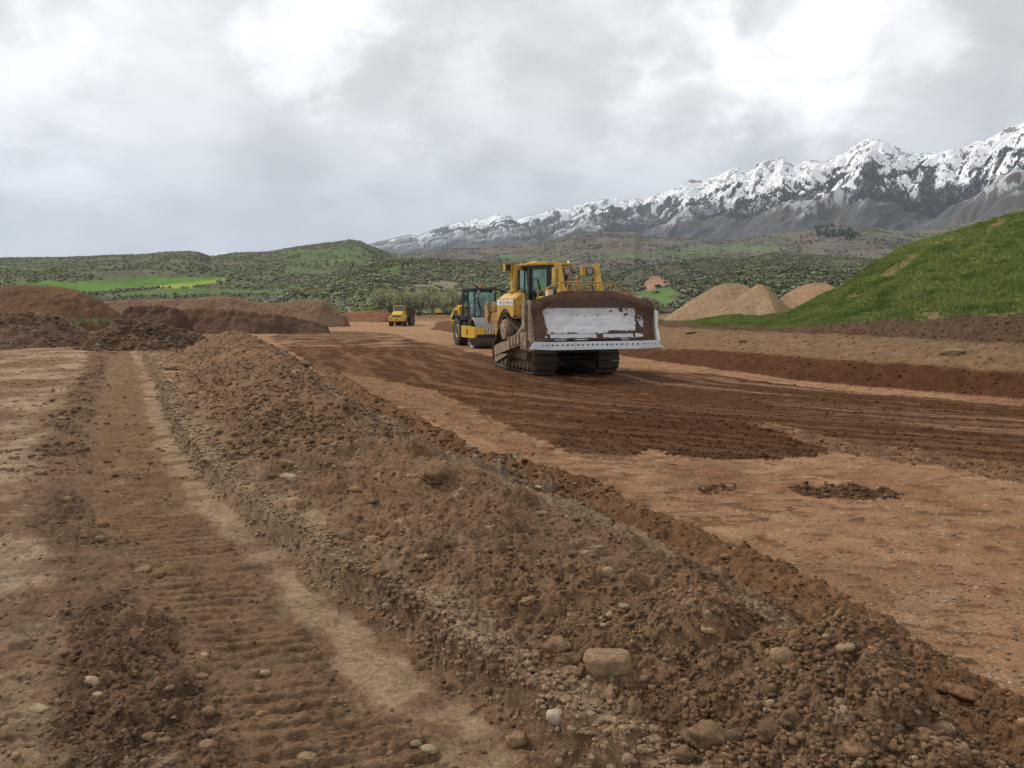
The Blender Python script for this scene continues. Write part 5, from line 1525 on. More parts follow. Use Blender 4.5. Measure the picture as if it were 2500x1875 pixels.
heap('dirt_mound', [(295, 772), (317, 749), (340, 746), (380, 748), (431, 752), (455, 772)], 55, .0, 1.6, (.10, .062, .042), 1.0, 'small dark ridge of clods in front of the long reddish bank', 'dirt mound', lump_=.3)
heap('dirt_mound', [(-420, 757), (-100, 759), (0, 760), (41, 765), (80, 767), (122, 773), (150, 781), (180, 793), (215, 811), (250, 830), (290, 857)], 35, .30, 1.9, (.150, .098, .064), .9, 'dark brown cloddy earth heap at the left edge, in front of the smooth red mound', 'dirt mound', 'soil', 1.6, 70, .16, 3.2)
heap('dirt_mound', [(215, 830), (250, 808), (280, 798), (309, 785), (333, 784), (370, 790), (407, 797), (440, 805), (470, 810), (495, 821), (520, 841), (560, 875)], 33, .30, 1.9, (.155, .10, .066), .9, 'dark brown earth heap with stones behind the peak of the long brown windrow', 'dirt mound', 'soil', 1.6, 60, .16, 2.6)
gcol, gcol2 = (.285, .19, .115), (.23, .155, .095)
heap('gravel_pile', [(1555, 815), (1607, 789), (1640, 765), (1680, 738), (1715, 716), (1745, 700), (1772, 690), (1800, 692), (1826, 700), (1860, 725), (1900, 752), (1960, 790)], 66, .6, 1.45, gcol, .22, 'tan gravel pile with a rounded top nearest the bulldozer blade', 'gravel pile', lump_=.22, col2=gcol2)
heap('gravel_pile', [(1690, 805), (1735, 770), (1790, 735), (1830, 706), (1846, 696), (1860, 694), (1876, 704), (1900, 728), (1935, 757), (1975, 790), (2000, 808)], 59, .7, 1.45, (.28, .19, .115), .22, 'tan gravel pile with a sharp peak standing in front of the two others', 'gravel pile', lump_=.22, col2=gcol2)
heap('gravel_pile', [(1850, 790), (1890, 742), (1915, 720), (1948, 701), (1985, 690), (2018, 692), (2050, 706), (2090, 740), (2130, 780)], 68, .6, 1.45, (.30, .19, .11), .22, 'tan gravel pile against the foot of the green grassy hill', 'gravel pile', lump_=.22, col2=gcol2)

# ------------------------------------------------------------------ grassy hill on the right
TOE = np.array([(1560, 803, 40), (1619, 799, 38), (1730, 797, 36), (1850, 803, 33), (1942, 806, 31), (2027, 800, 29.5), (2091, 786, 28.5), (2189, 784, 27), (2261, 780, 26), (2290, 768, 25.5), (2367, 780, 25), (2500, 772, 24.5), (2700, 765, 24), (3000, 760, 24)], float)
RDG = np.array([(1560, 802, 44), (1624, 795, 45), (1680, 788, 46), (1730, 780, 46), (1772, 771, 47), (1820, 774, 48), (1857, 776, 48), (1900, 768, 48), (1921, 765, 48), (1950, 750, 48), (1985, 730, 48), (2049, 702, 48), (2112, 653, 48), (2160, 628, 48), (2197, 607, 48), (2250, 588, 47), (2282, 578, 47), (2340, 562, 47), (2410, 540, 46), (2460, 528, 46), (2500, 517, 46), (2700, 455, 45), (3000, 400, 44)], float)
px = np.arange(1560, 3000, 2.0)
tp = np.array([at(a_, np.interp(a_, TOE[:, 0], TOE[:, 1]), np.interp(a_, TOE[:, 0], TOE[:, 2]))[:] for a_ in px])
rd = np.array([at(a_, np.interp(a_, RDG[:, 0], RDG[:, 1] ) + 2.2 * float(gn(np.array([a_ / 17.]), np.array([.5]), 300)[0]) * (a_ > 1950), np.interp(a_, RDG[:, 0], RDG[:, 2]))[:] for a_ in px])
tp[:, 2] -= .12
s = np.concatenate([np.linspace(0, 1, 130), np.linspace(1.03, 1.7, 14)])[:, None, None]
G = tp[None] + (rd - tp)[None] * s
back = np.clip(s - 1, 0, 1)[..., 0]
G[..., 2] = np.where(s[..., 0] > 1, rd[None, :, 2] - (rd - tp)[None, :, 2] * back * 1.1 - back * 1.0, G[..., 2])
env = np.sin(np.pi * np.clip(s[..., 0], 0, 1)) ** .7
g1 = fbm(G[..., 0] / 3.2, G[..., 1] / 3.2, 4, 311); g2 = fbm(G[..., 0] / .8, G[..., 1] / .8, 3, 315)
hh = np.clip((rd - tp)[None, :, 2] / 4.0, .15, 1)
G[..., 2] += env * (.42 * g1 + .12 * g2) * hh + .03 * g2
GPX, GPY = photo_px(G[..., 0], G[..., 1], G[..., 2])
dirt = np.zeros(g1.shape)
for (cx_, cy_, rx_, ry_, an) in ((2300, 590, 48, 10, -.42), (2430, 548, 28, 8, -.35), (2215, 640, 36, 11, -.5), (2180, 660, 40, 12, -.45), (2085, 727, 24, 9, -.3), (2330, 690, 26, 5, -.2), (2270, 770, 30, 12, -.1), (2120, 775, 40, 10, -.1), (2440, 775, 60, 10, 0)):
    dx_, dy_ = GPX - cx_, GPY - cy_
    e_ = ((dx_ * math.cos(an) + dy_ * math.sin(an)) / rx_) ** 2 + ((-dx_ * math.sin(an) + dy_ * math.cos(an)) / ry_) ** 2
    dirt = np.maximum(dirt, sstep(1.0, .35, e_ + 1.6 * g2 + .6 * g1) * .85)
dirt = np.maximum(dirt, .9 * sstep(.055, .0, s[..., 0] + .05 * g2))
c_ = np.empty(g1.shape + (3,), np.float32); c_[:] = (.125, .155, .045)
c_ = colmix(c_, sstep(0, .4, g1), (.155, .195, .05)); c_ = colmix(c_, sstep(.15, .5, g2 - .5 * g1), (.10, .14, .035)); c_ = colmix(c_, sstep(.2, .45, fbm(G[..., 0] / 1.6, G[..., 1] / 1.6, 4, 333)) * .35, (.17, .14, .08))
c_ = colmix(c_, dirt, (.185, .115, .065))
ngr, ngc = g1.shape
tag(np_mesh('hill', G.reshape(-1, 3), grid_quads(ngr, ngc).ravel(), 4, MATS['far_soil'], c_.reshape(-1, 3)), kind='structure')
def tufts(name, P, ht, wd, cols, rng, lean=.45):
    """three bent blades to a tuft, all in one mesh"""
    n = len(P)
    V = np.empty((n, 3, 3, 3)); 
    for b in range(3):
        a = rng.rand(n) * 6.283; off = (rng.rand(n, 2) - .5) * wd[:, None] * 3
        bx, by = np.cos(a) * wd, np.sin(a) * wd
        la = rng.rand(n) * 6.283; ll = lean * ht * rng.rand(n)
        V[:, b, 0] = np.stack([P[:, 0] + off[:, 0] - bx, P[:, 1] + off[:, 1] - by, P[:, 2] - .02], -1)
        V[:, b, 1] = np.stack([P[:, 0] + off[:, 0] + bx, P[:, 1] + off[:, 1] + by, P[:, 2] - .02], -1)
        V[:, b, 2] = np.stack([P[:, 0] + off[:, 0] + np.cos(la) * ll, P[:, 1] + off[:, 1] + np.sin(la) * ll, P[:, 2] + ht * (.6 + .5 * rng.rand(n))], -1)
    cc_ = np.repeat(cols[:, None, :], 9, 1).reshape(-1, 3)
    return tag(np_mesh(name, V.reshape(-1, 3), np.arange(n * 9), 3, MATS['leafy'], cc_, False), kind='stuff')
class _G: pass
gq = Range.__new__(Range); gq.X, gq.Y, gq.Z, gq.nr, gq.nc = G[..., 0], G[..., 1], G[..., 2], ngr, ngc
gq.S = np.repeat(s[..., 0], ngc, 1) * .99
vis = (GPX < 2760)
P = gq.pick(150000, np.clip(1 - 1.05 * dirt, .02, 1) * vis, RG)
pg = fbm(P[:, 0] / 3.2, P[:, 1] / 3.2, 4, 311)
pk = fbm(P[:, 0] / 1.3, P[:, 1] / 1.3, 3, 317)
ht = .05 + .10 * RG.rand(len(P)) ** 1.5 + .10 * sstep(.08, .4, pk)
cc = palette(len(P), RG, [(.15, .195, .045), (.18, .22, .052), (.105, .15, .036), (.26, .23, .12)], [5, 4, 2.5, 1.7], .25)
cc = lerp(cc, palette(len(P), RG, [(.085, .15, .032), (.11, .17, .036)], [1, 1]), sstep(.12, .4, pk)[:, None] * .8)
cc = lerp(cc, palette(len(P), RG, [(.20, .245, .055), (.22, .24, .075)], [1, 1]), sstep(.05, .4, pg)[:, None] * .7)
tufts('grass', P, ht, .010 + .018 * RG.rand(len(P)), cc, RG, .9)

# dry grass at the foot of the smooth red mound
n = 5000
gx_ = RG.rand(n) * 24 - 48; gy_ = 70 + RG.rand(n) * 4 + (gx_ + 35) * .05
tufts('grass', np.stack([gx_, gy_, ground_z(gx_, gy_) + .55], -1), .35 + .5 * RG.rand(n), .03 + .04 * RG.rand(n), palette(n, RG, [(.27, .23, .13), (.17, .17, .08), (.10, .12, .05)], [3, 2, 1]), RG)

# ------------------------------------------------------------------ trees and poles in the valley
deps = bpy.context.evaluated_depsgraph_get()
bpy.context.view_layer.update()
def hill_hit(px, py):
    d = ray(px, py).normalized()
    best = None
    for R_ in (A, B, Cc, D):
        b, loc, *_ = R_.obj.ray_cast(Vector((0, 0, CZ)), d)
        if b and (best is None or loc.length < best.length):
            best = loc.copy()
    g = ground_hit(px, py)
    if best is None or g.length < best.length and g.y < 800:
        best = g
    return best
def make_tree(kind, seed):
    """tapered trunk with limbs, and a crown of many leaf-sized faces; 1 m tall, to be scaled"""
    rng = np.random.RandomState(seed)
    m = MB()
    top = Vector((rng.randn() * .03, rng.randn() * .03, .62))
    m.cyl((0, 0, -.03), top * .5, .022, .016, 7).cyl(top * .5, top, .016, .007, 6)
    tips = []
    nl = {'cottonwood': 9, 'bare': 16, 'willow': 9}[kind]
    for k in range(nl):
        z0 = .14 + .45 * k / nl
        a = k * 2.4 + rng.rand()
        L_ = (.34 - .2 * z0) * (.8 + .5 * rng.rand())
        st = top * (z0 / .62)
        p1 = st + Vector((math.cos(a) * L_ * .6, math.sin(a) * L_ * .6, L_ * .7)); p2 = p1 + Vector((math.cos(a + .5) * L_ * .3, math.sin(a + .5) * L_ * .3, L_ * .55))
        m.cyl(st, p1, .009, .005, 5).cyl(p1, p2, .005, .002, 4)
        tips += [p1, p2, (p1 + p2) / 2]
        if kind == 'bare':
            for q in range(5):
                e = p1 + Vector(rng.randn(3) * .06) + Vector((0, 0, .10)); m.cyl(st.lerp(p1, .3 + .14 * q), e, .004, .001, 4); tips.append(e)
    tips.append(top + Vector((0, 0, .2)))
    n = {'cottonwood': 800, 'bare': 260, 'willow': 900}[kind]
    T_ = np.array([t[:] for t in tips])
    c = T_[rng.randint(0, len(T_), n)] + rng.randn(n, 3) * ({'willow': .085, 'cottonwood': .065, 'bare': .06}[kind])
    if kind == 'willow':
        c[:, 2] *= .85
    c[:, 2] = np.clip(c[:, 2], .06, 1.0)
    d1 = rng.randn(n, 3); d1 /= np.linalg.norm(d1, axis=1)[:, None]; d2 = np.cross(d1, rng.randn(n, 3)); d2 /= np.linalg.norm(d2, axis=1)[:, None]
    sz = (.012 + .02 * rng.rand(n))[:, None] * (.7 if kind == 'bare' else 1)
    V = np.stack([c - d1 * sz, c + d2 * sz, c + d1 * sz, c - d2 * sz], 1).reshape(-1, 3)
    pal = {'cottonwood': [(.34, .35, .17), (.40, .39, .24), (.25, .27, .13)], 'bare': [(.28, .24, .20), (.33, .29, .24), (.22, .19, .16)], 'willow': [(.33, .38, .10), (.38, .40, .13), (.25, .30, .09)]}[kind]
    cc_ = np.repeat(palette(n, rng, pal, [2, 1, 1], .3), 4, 0)
    return m, V, cc_
PROTO = {}
def tree(kind, px, py, hpx, label, group):
    p = hill_hit(px, py)
    h = hpx / F * p.y
    key = (kind, len([1 for k in PROTO if k[0] == kind]) % 3)
    nm = {'cottonwood': 'cottonwood_tree', 'bare': 'bare_tree', 'willow': 'willow_tree'}[kind]
    r = empty(nm, p, RG.rand() * 6.28, label, 'tree', group)
    r.scale = (h * (.8 + .5 * RG.rand()), h * (.8 + .5 * RG.rand()), h)
    v = RG.randint(3)
    if (kind, v) not in PROTO:
        m, V, cc_ = make_tree(kind, 400 + 7 * v + len(kind))
        t_o = m.build('trunk', 'pole_wood', r)
        c_o = np_mesh('crown', V, np.arange(len(V)), 4, MATS['leafy'], cc_, False, r)
        PROTO[(kind, v)] = (t_o.data, c_o.data)
    else:
        for nm_, me in zip(('trunk', 'crown'), PROTO[(kind, v)]):
            o = bpy.data.objects.new(nm_, me); COL.objects.link(o); o.parent = r
for px_, py_, h_ in ((443, 722, 24), (452, 723, 27), (462, 723, 28), (472, 723, 25), (594, 716, 24), (698, 724, 22), (708, 724, 26), (716, 725, 30), (728, 725, 28), (737, 726, 24), (752, 727, 20), (770, 727, 24), (782, 727, 26), (860, 745, 24)):
    tree('cottonwood', px_, py_, h_, 'pale feathery cottonwood in the row below the hills left of the dump truck', 'pale cottonwoods left of the dump truck')
for px_, py_, h_ in ((278, 728, 22), (392, 732, 20), (410, 732, 14), (376, 714, 12), (616, 716, 16), (345, 733, 12)):
    tree('bare', px_, py_, h_, 'grey leafless tree among the fields above the long reddish bank', 'leafless trees by the fields')
for i in range(26):
    px_ = 925 + i * 10.5 + RG.rand() * 8
    tree('cottonwood' if i % 2 else 'bare', px_, 764 + RG.rand() * 4 - 4 * (i % 3), 40 + 26 * RG.rand(), 'tall pale cottonwood in the grove behind the dump truck and excavator' if i % 2 else 'tall grey leafless tree in the grove behind the dump truck and excavator', 'grove behind the dump truck')
for i in range(24):
    px_ = 815 + i * 14 + RG.rand() * 10
    tree('willow', px_, 763 + RG.rand() * 6, 15 + 12 * RG.rand(), 'low yellow-green willow bush along the edge of the site by the dump truck', 'willow bushes along the site edge')
tree('willow', 1166, 700, 38, 'single pale green tree standing directly behind the beacon of the roller', None)
dk_ = hill_hit(1008, 752)
# a dark round juniper among the pale trees, and lone conifers on the hills
def conifer(name, p, h, wd, label, group, mesh_=[None]):
    if mesh_[0] is None:
        rng = np.random.RandomState(5); V = []; Fq = []
        for k in range(260):
            z = rng.rand() ** .8; r = (1 - z) * .5 * (.55 + .5 * rng.rand()); a = rng.rand() * 6.283
            c = np.array((r * math.cos(a), r * math.sin(a), z * .95 + .03)); d_ = np.array((math.cos(a), math.sin(a), -.5)) * .12 * (1.1 - z)
            sd_ = np.array((-math.sin(a), math.cos(a), 0)) * .06 * (1.1 - z)
            V += [c + sd_, c - sd_, c + d_, c + np.array((0, 0, .08))]
        mesh_[0] = np.array(V)
    o = bpy.data.objects.get('_conifer_data')
    if 'CONM' not in globals():
        oo = np_mesh(name, mesh_[0], np.arange(len(mesh_[0])), 4, MATS['leafy'], palette(len(mesh_[0]) // 4, RG, [(.024, .04, .024), (.035, .05, .03)], [1, 1]).repeat(4, 0), False)
        globals()['CONM'] = oo.data
    else:
        oo = bpy.data.objects.new(name, CONM); COL.objects.link(oo)
    oo.location = p; oo.scale = (wd, wd, h); oo.rotation_euler = (0, 0, RG.rand() * 6)
    return tag(oo, label, 'tree', group)
conifer('juniper_tree', dk_, 27 / F * dk_.y, 21 / F * dk_.y, 'dark round juniper standing among the pale trees right of the dump truck', None)
for px_, py_ in ((1290, 636), (1449, 637), (1527, 640), (1568, 633), (1583, 640), (1614, 621), (1668, 628), (1580, 618), (1888, 602), (1902, 604), (1700, 636), (1665, 652), (1700, 655), (1680, 648), (1735, 678), (1716, 662), (1290, 590), (1340, 602), (1410, 588), (1463, 586), (1525, 573), (1580, 596), (1660, 596), (1352, 618), (1217, 618), (1041, 618), (1100, 626), (1180, 622), (2100, 612), (2130, 607), (2040, 610), (1950, 622), (2010, 590), (782, 625), (690, 612), (860, 612), (741, 604), (815, 600), (1940, 560), (1975, 575), (1800, 660), (1830, 672), (1900, 680), (1960, 668)):
    p = hill_hit(px_, py_)
    h_ = (9 + 6 * RG.rand()) / F * p.y
    conifer('conifer_tree', p, h_, h_ * .5, 'small dark conifer standing alone on the brown and green slopes below the mountains', 'lone conifers on the far slopes')
def pole(px, pyb, pyt, label):
    p = hill_hit(px, pyb)
    h = (pyb - pyt) / F * p.y
    r = empty('utility_pole', p, .4, label, 'utility pole')
    MB().cyl((0, 0, -.3), (0, 0, h), .02 * h, .013 * h, 8).build('post', 'pole_wood', r)
    MB().box((0, 0, h * .93), (h * .22, h * .012, h * .018)).build('crossarm', 'pole_wood', r)
pole(520, 716, 680, 'tall wooden utility pole standing in the bright green field')
pole(268, 733, 711, 'short wooden utility pole just right of the smooth red mound')
pole(782, 724, 700, 'wooden utility pole among the pale cottonwoods below the middle hill')
# small orange marker by the left heap
mp = at(213, 758, 48); mp.z = float(ground_z(mp.x, mp.y))
r = empty('marker_flag', mp, 0, 'small red-orange marker between the dark heap and the smooth red mound', 'marker')
hh_ = at(213, 752, 48).z - mp.z
MB().cyl((0, 0, 0), (0, 0, hh_), .008, n=6).build('stick', 'wood', r)
MB().prism([(0, hh_ - .01), (.13, hh_ - .04), (.12, hh_ - .13), (0, hh_ - .14)], 'y', -.01, .01).build('flag', 'orange_plastic', r)
# ------------------------------------------------------------------ stones and clods lying on the earth
from mathutils import noise as mnoise
def stone_mesh(kind, seed, sub=3):
    v, f = ICO3 if sub == 3 else ICO2
    rng = np.random.RandomState(seed)
    o = Vector(rng.rand(3) * 50)
    V = v.copy()
    if kind == 'block':
        V = np.sign(V) * np.abs(V) ** .38
        V /= np.abs(V).max()
        V[:, 0] += .16 * V[:, 2] * -1 + .05 * V[:, 1]
        V[:, 2] *= 1 - .18 * V[:, 0]
        k1, k2, fr = .035, .012, 2.2
    elif kind == 'slab':
        V = np.sign(V) * np.abs(V) ** .55
        V[:, 0] *= 1 + .35 * V[:, 1]
        k1, k2, fr = .10, .02, 1.6
    elif kind == 'clod':
        k1, k2, fr = .24, .11, 1.9
    else:                                                     # cobble
        V = np.sign(V) * np.abs(V) ** .88
        k1, k2, fr = .10, .012, 1.3
    out_ = []
    for p in V:
        q = Vector(p)
        n_ = mnoise.noise(q * fr + o) * k1 * 2 + mnoise.fractal(q * fr * 3.3 + o, 1.0, 2.0, 3) * k2
        out_.append(p * (1 + n_))
    return np.array(out_), f
STC = dict(tan=(.335, .245, .155), brown=(.225, .155, .10), pale=(.43, .36, .26), white=(.56, .51, .43), grey=(.255, .215, .165), dark=(.14, .108, .08), red=(.235, .135, .08), clod=(.165, .108, .069))
SMESH = {}
def stone(px, py, w_, h_, kind, colk, label, group=None, name=None, cat=None, big=True, rnd=None):
    p = ground_hit(px, py + h_ * .30)
    dist = (p - Vector((0, 0, CZ))).length
    mpp = dist / F
    w_m, h_m = w_ * mpp, h_ * mpp
    rr = rnd or random.Random(int(px * 7 + py))
    key = (kind, colk, rr.randrange(5) if not big else (px, py))
    nm = name or ('clod' if kind == 'clod' else 'stone')
    if key not in SMESH:
        V, f = stone_mesh(kind, hash(key) % 9999 if not big else int(px * 3 + py), 3 if (big and w_ > 26) else 2)
        c0 = lerp(np.array(STC[colk]) * (1.03, .95, .82), np.array((.20, .13, .08)), .45 if big else .5)
        cc_ = np.repeat((c0 * (.9 + .25 * rr.random()))[None], len(V), 0)
        o = np_mesh(nm, V, f.ravel(), 3, MATS['soil'], cc_, True)
        SMESH[key] = o.data
    else:
        o = bpy.data.objects.new(nm, SMESH[key]); COL.objects.link(o)
    fl_ = .30 if kind == 'slab' else .5
    o.scale = (w_m / 2, w_m / 2 * (.62 + .2 * rr.random()), h_m * (fl_ * .78))
    yaw = rr.uniform(-.35, .35) if kind in ('block', 'slab') else rr.uniform(-.5, .5)
    o.rotation_euler = (rr.uniform(-.12, .12), rr.uniform(-.15, .15), yaw)
    o.location = p + Vector((0, h_m * .15, h_m * (.07 if kind != 'slab' else .0)))
    return tag(o, label, cat or ('clod' if kind == 'clod' else 'stone'), group)
HAND = [
 (1487,1608,102,58,'block','tan','large squared tan block of stone lying on the brown windrow'),
 (1400,1606,64,50,'clod','clod','crusty brown clod touching the left side of the squared stone block'),
 (1363,1570,62,56,'clod','brown','rounded brown clod just up and left of the squared stone block'),
 (1438,1585,40,38,'clod','clod','small brown clod behind the squared stone block'),
 (1412,1638,34,30,'clod','clod','dark little clod in front of the squared stone block'),
 (1361,1744,50,44,'cobble','white','whitish crystalline cobble in the scarp near the bottom of the picture'),
 (1319,1712,21,20,'cobble','pale','small round cream cobble above the whitish crystalline cobble'),
 (1262,1804,46,48,'clod','tan','tall mud-capped stone standing on the low ground beside the scarp'),
 (1049,1826,40,20,'cobble','pale','long cream cobble lying flat in the pale rut at the bottom'),
 (1366,1858,22,30,'cobble','grey','upright blue-grey cobble at the bottom edge beside the scarp'),
 (1537,1848,34,34,'cobble','pale','cream cobble with mud on top at the bottom edge of the windrow'),
 (1573,1826,32,26,'clod','tan','muddy round cobble next to a cream one at the bottom edge'),
 (1619,1530,24,38,'cobble','grey','grey oval cobble standing upright on the windrow slope right of the squared block'),
 (1485,1392,30,34,'cobble','tan','tan rounded cobble high on the windrow slope above the squared block'),
 (1463,1335,22,15,'cobble','pale','small cream cobble near the crest above a tan rounded cobble'),
 (1445,1354,20,17,'cobble','tan','small tan cobble just below a cream one near the crest'),
 (1523,1478,27,19,'cobble','pale','cream faceted cobble in the middle of the windrow slope'),
 (1032,1357,34,25,'cobble','tan','tan cobble at the head of a row of clods on the windrow'),
 (1290,1462,34,25,'clod','tan','tan muddy cobble in the middle of the windrow slope, left of a cream faceted one'),
 (849,1302,66,46,'clod','clod','big lone brown clod on the pale shelf of the windrow'),
 (921,1392,44,27,'clod','red','reddish brown clod on the shelf right above the scarp'),
 (944,1476,26,24,'cobble','white','white angular cobble sitting on the edge of the scarp'),
 (1257,1648,19,22,'cobble','pale','small cream cobble stuck in the top edge of the scarp'),
 (1915,1594,62,48,'cobble','tan','large smooth tan cobble leaning on the crest of the windrow at right'),
 (2049,1712,42,25,'cobble','pale','cream oblong cobble on the near windrow slope at right'),
 (1882,1715,23,25,'cobble','pale','cream angular cobble left of a cream oblong one at right'),
 (1886,1680,27,42,'cobble','brown','brown upright oval cobble above a cream angular one'),
 (1935,1746,48,58,'clod','clod','large upright brown clod on the near windrow slope'),
 (1958,1797,30,28,'cobble','brown','round brown cobble under a large upright brown clod'),
 (2089,1827,52,32,'cobble','red','reddish tan oblong cobble near the bottom right of the windrow'),
 (2345,1826,60,88,'slab','tan','big flat tan slab of stone at the bottom right of the windrow'),
 (2300,1768,50,26,'cobble','tan','rod-shaped tan stone just above the big flat slab'),
 (2363,1690,58,38,'clod','red','large rust-coloured cobble in the low reddish ridge at right'),
 (2315,1677,36,25,'cobble','red','rust-coloured cobble left of a larger one in the low reddish ridge'),
 (2361,1608,30,22,'block','tan','angular tan stone on the road edge of the low reddish ridge'),
 (1837,1450,23,17,'cobble','brown','brown round cobble where the low reddish ridge meets the windrow'),
 (1866,1508,18,16,'cobble','grey','bluish grey pebble on the crest between two larger cobbles'),
 (1987,1604,19,16,'cobble','grey','small grey cobble right of the large smooth tan one'),
 (1812,1553,24,21,'cobble','tan','tan cobble in a pair below the crest of the windrow'),
 (1728,1535,34,17,'cobble','tan','long tan cobble lying below the crest of the windrow'),
 (1730,1494,17,17,'cobble','pale','cream round pebble above a long tan cobble'),
 (1671,1662,26,23,'cobble','tan','yellowish rounded cobble on the lower windrow, right of the squared block'),
 (1945,1496,28,27,'cobble','red','rust cobble with a flat face in the low reddish ridge'),
 (1775,1356,34,17,'cobble','red','orange-tan cobble on the top of the low reddish ridge'),
 (1776,1386,20,14,'cobble','brown','brown pebble under an orange-tan cobble on the reddish ridge'),
 (1730,1790,100,84,'clod','clod','largest clod of caked earth low on the windrow at the bottom'),
 (1800,1795,42,48,'clod','dark','dark clod pressed against the largest clod of caked earth'),
 (1880,1780,60,48,'clod','clod','brown clod left of the round brown cobble near the bottom'),
 (1670,1838,50,46,'clod','clod','brown clod below and left of the largest clod of caked earth'),
 (705,1165,38,32,'block','pale','pale stone with a flat face on the left foot of the windrow'),
 (704,1128,36,20,'block','tan','flat tan stone right above the pale flat-faced one'),
 (662,1159,28,17,'clod','dark','dark clod left of the pale flat-faced stone'),
 (785,1091,26,24,'cobble','tan','tan leaning cobble near the crest of the windrow, above the flat-faced stones'),
 (867,1191,30,21,'cobble','tan','round tan cobble on the slope right of the flat-faced stones'),
 (910,1220,30,18,'clod','clod','brown clod beside a round tan cobble on the slope'),
 (430,897,43,19,'clod','clod','dark brown clod at the far foot of the windrow'),
 (743,884,34,18,'clod','dark','dark clod on the road-side slope near the peak of the windrow'),
 (1070,1150,76,62,'clod','clod','hulking dark clod bulging out of the windrow crest'),
 (1410,1262,46,26,'clod','dark','dark clod on the windrow crest beside the pale crust'),
 (1325,1250,30,13,'cobble','pale','long cream cobble lying on the windrow crest'),
 (1316,1187,22,9,'cobble','white','white finger-shaped pebble on the road side of the windrow'),
 (1060,1075,17,10,'cobble','red','orange pebble on the windrow just left of the low reddish ridge'),
 (249,1279,28,25,'cobble','brown','brown upright cobble on the left cloddy strip'),
 (162,1217,25,19,'cobble','tan','tan cobble on the left cloddy strip, up and left of a brown upright one'),
 (241,1312,25,18,'cobble','grey','grey cobble under the brown upright one on the left cloddy strip'),
 (204,1308,22,15,'cobble','brown','brown flat cobble left of a grey one on the left cloddy strip'),
 (97,1150,28,13,'cobble','tan','flat tan cobble at the left edge of the cloddy strip'),
 (103,1137,20,12,'cobble','pale','pale cobble right behind a flat tan one at left'),
 (150,1020,22,12,'cobble','tan','small tan cobble on the far part of the left cloddy strip'),
 (468,956,23,14,'cobble','dark','dark cobble high on the left slope of the windrow'),
 (347,1389,39,24,'cobble','tan','tan rounded stone, left one of a touching pair beside the haul track'),
 (382,1400,37,24,'cobble','brown','brown rounded stone, right one of a touching pair beside the haul track'),
 (220,1661,35,25,'cobble','pale','cream rounded cobble alone on the pale crusted ground'),
 (238,1694,22,14,'cobble','pale','small pale pebble just below a cream cobble on the crusted ground'),
 (506,1818,40,30,'cobble','tan','tan egg-shaped cobble near the bottom of the haul track'),
 (520,1788,36,30,'cobble','dark','dark grey cobble touching the tan egg-shaped one'),
 (507,1734,32,28,'cobble','brown','round brown cobble at the edge of the tread marks'),
 (500,1597,23,13,'cobble','pale','cream flat cobble in the middle of the left clods'),
 (639,1740,30,15,'cobble','tan','long orange-tan cobble on the near tread marks'),
 (363,1796,32,18,'cobble','tan','tan cobble in a cluster at the bottom left'),
 (405,1806,26,20,'cobble','tan','tan cobble right of another in the cluster at the bottom left'),
 (355,1820,20,16,'cobble','red','pinkish pebble under the cluster at the bottom left'),
 (493,1648,28,15,'cobble','tan','half-buried tan stone on the pale ground left of the tread marks'),
 (91,1727,34,18,'slab','pale','flat pale flake of stone on the crusted ground at the left'),
 (413,1678,24,14,'cobble','grey','grey pebble on the pale ground below the half-buried stone'),
 (645,1640,26,18,'cobble','pale','cream cobble on the haul track beside the pale rut'),
 (414,1856,30,22,'cobble','grey','grey cobble at the bottom edge left of the haul track'),
 (750,1846,46,20,'cobble','tan','long tan stone at the bottom edge of the haul track'),
 (633,1684,26,22,'cobble','brown','brown cobble above the long orange-tan one'),
 (327,1640,10,10,'cobble','brown','tiny brown pebble on the pale crusted ground'),
 (14,788,16,12,'cobble','grey','pale grey boulder on the dark heap at the left edge'),
 (277,859,16,10,'cobble','grey','grey boulder at the foot of the dark heaps'),
 (430,805,14,9,'cobble','grey','pale boulder on the dark heap behind the windrow peak'),
 (1815,831,20,12,'clod','dark','dark rock on the brown bank right of the bulldozer blade'),
 (2330,856,46,24,'clod','brown','large brown boulder half buried in the bank at the right'),
 (1690,810,30,10,'clod','dark','dark slab of earth on top of the bank by the gravel piles'),
]
for q in HAND:
    stone(*q)
# many more cobbles, alike within their place
rr = random.Random(5)
groups = {2: ('loose rounded cobble half set in the brown windrow', 'small cobbles in the brown windrow', ['tan', 'tan', 'pale', 'brown', 'grey']),
          0: ('small cobble lying loose on the haul track and crusted ground', 'small cobbles on the left ground', ['tan', 'brown', 'pale', 'grey']),
          3: ('rust-tinted cobble in the low reddish ridge', 'small cobbles in the reddish ridge', ['red', 'red', 'tan'])}
cnt = {0: 0, 2: 0, 3: 0}; lim = {0: 14, 2: 60, 3: 16}
tries = 0
while tries < 4000 and any(cnt[z_] < lim[z_] for z_ in cnt):
    tries += 1
    px, py = rr.uniform(-40, 2540), rr.uniform(1000, 1880)
    p = ground_hit(px, py)
    k = int(np.clip(np.interp(p.x / p.y, U, np.arange(NC)), 0, NC - 1)); j = int(np.interp(p.y, YR, np.arange(NR)))
    z_ = int(zone[j, k])
    if z_ not in cnt or cnt[z_] >= lim[z_] or R[j, k] < .3 and rr.random() > .25:
        continue
    cnt[z_] += 1
    lb, gp, cs = groups[z_]
    sz = (.022 + .045 * rr.random() ** 2.2) / ((p - Vector((0, 0, CZ))).length / F)
    stone(px, py, sz * rr.uniform(.9, 1.3), sz * rr.uniform(.55, .85), 'cobble', rr.choice(cs), lb, gp, 'cobble', 'cobble', big=False, rnd=rr)
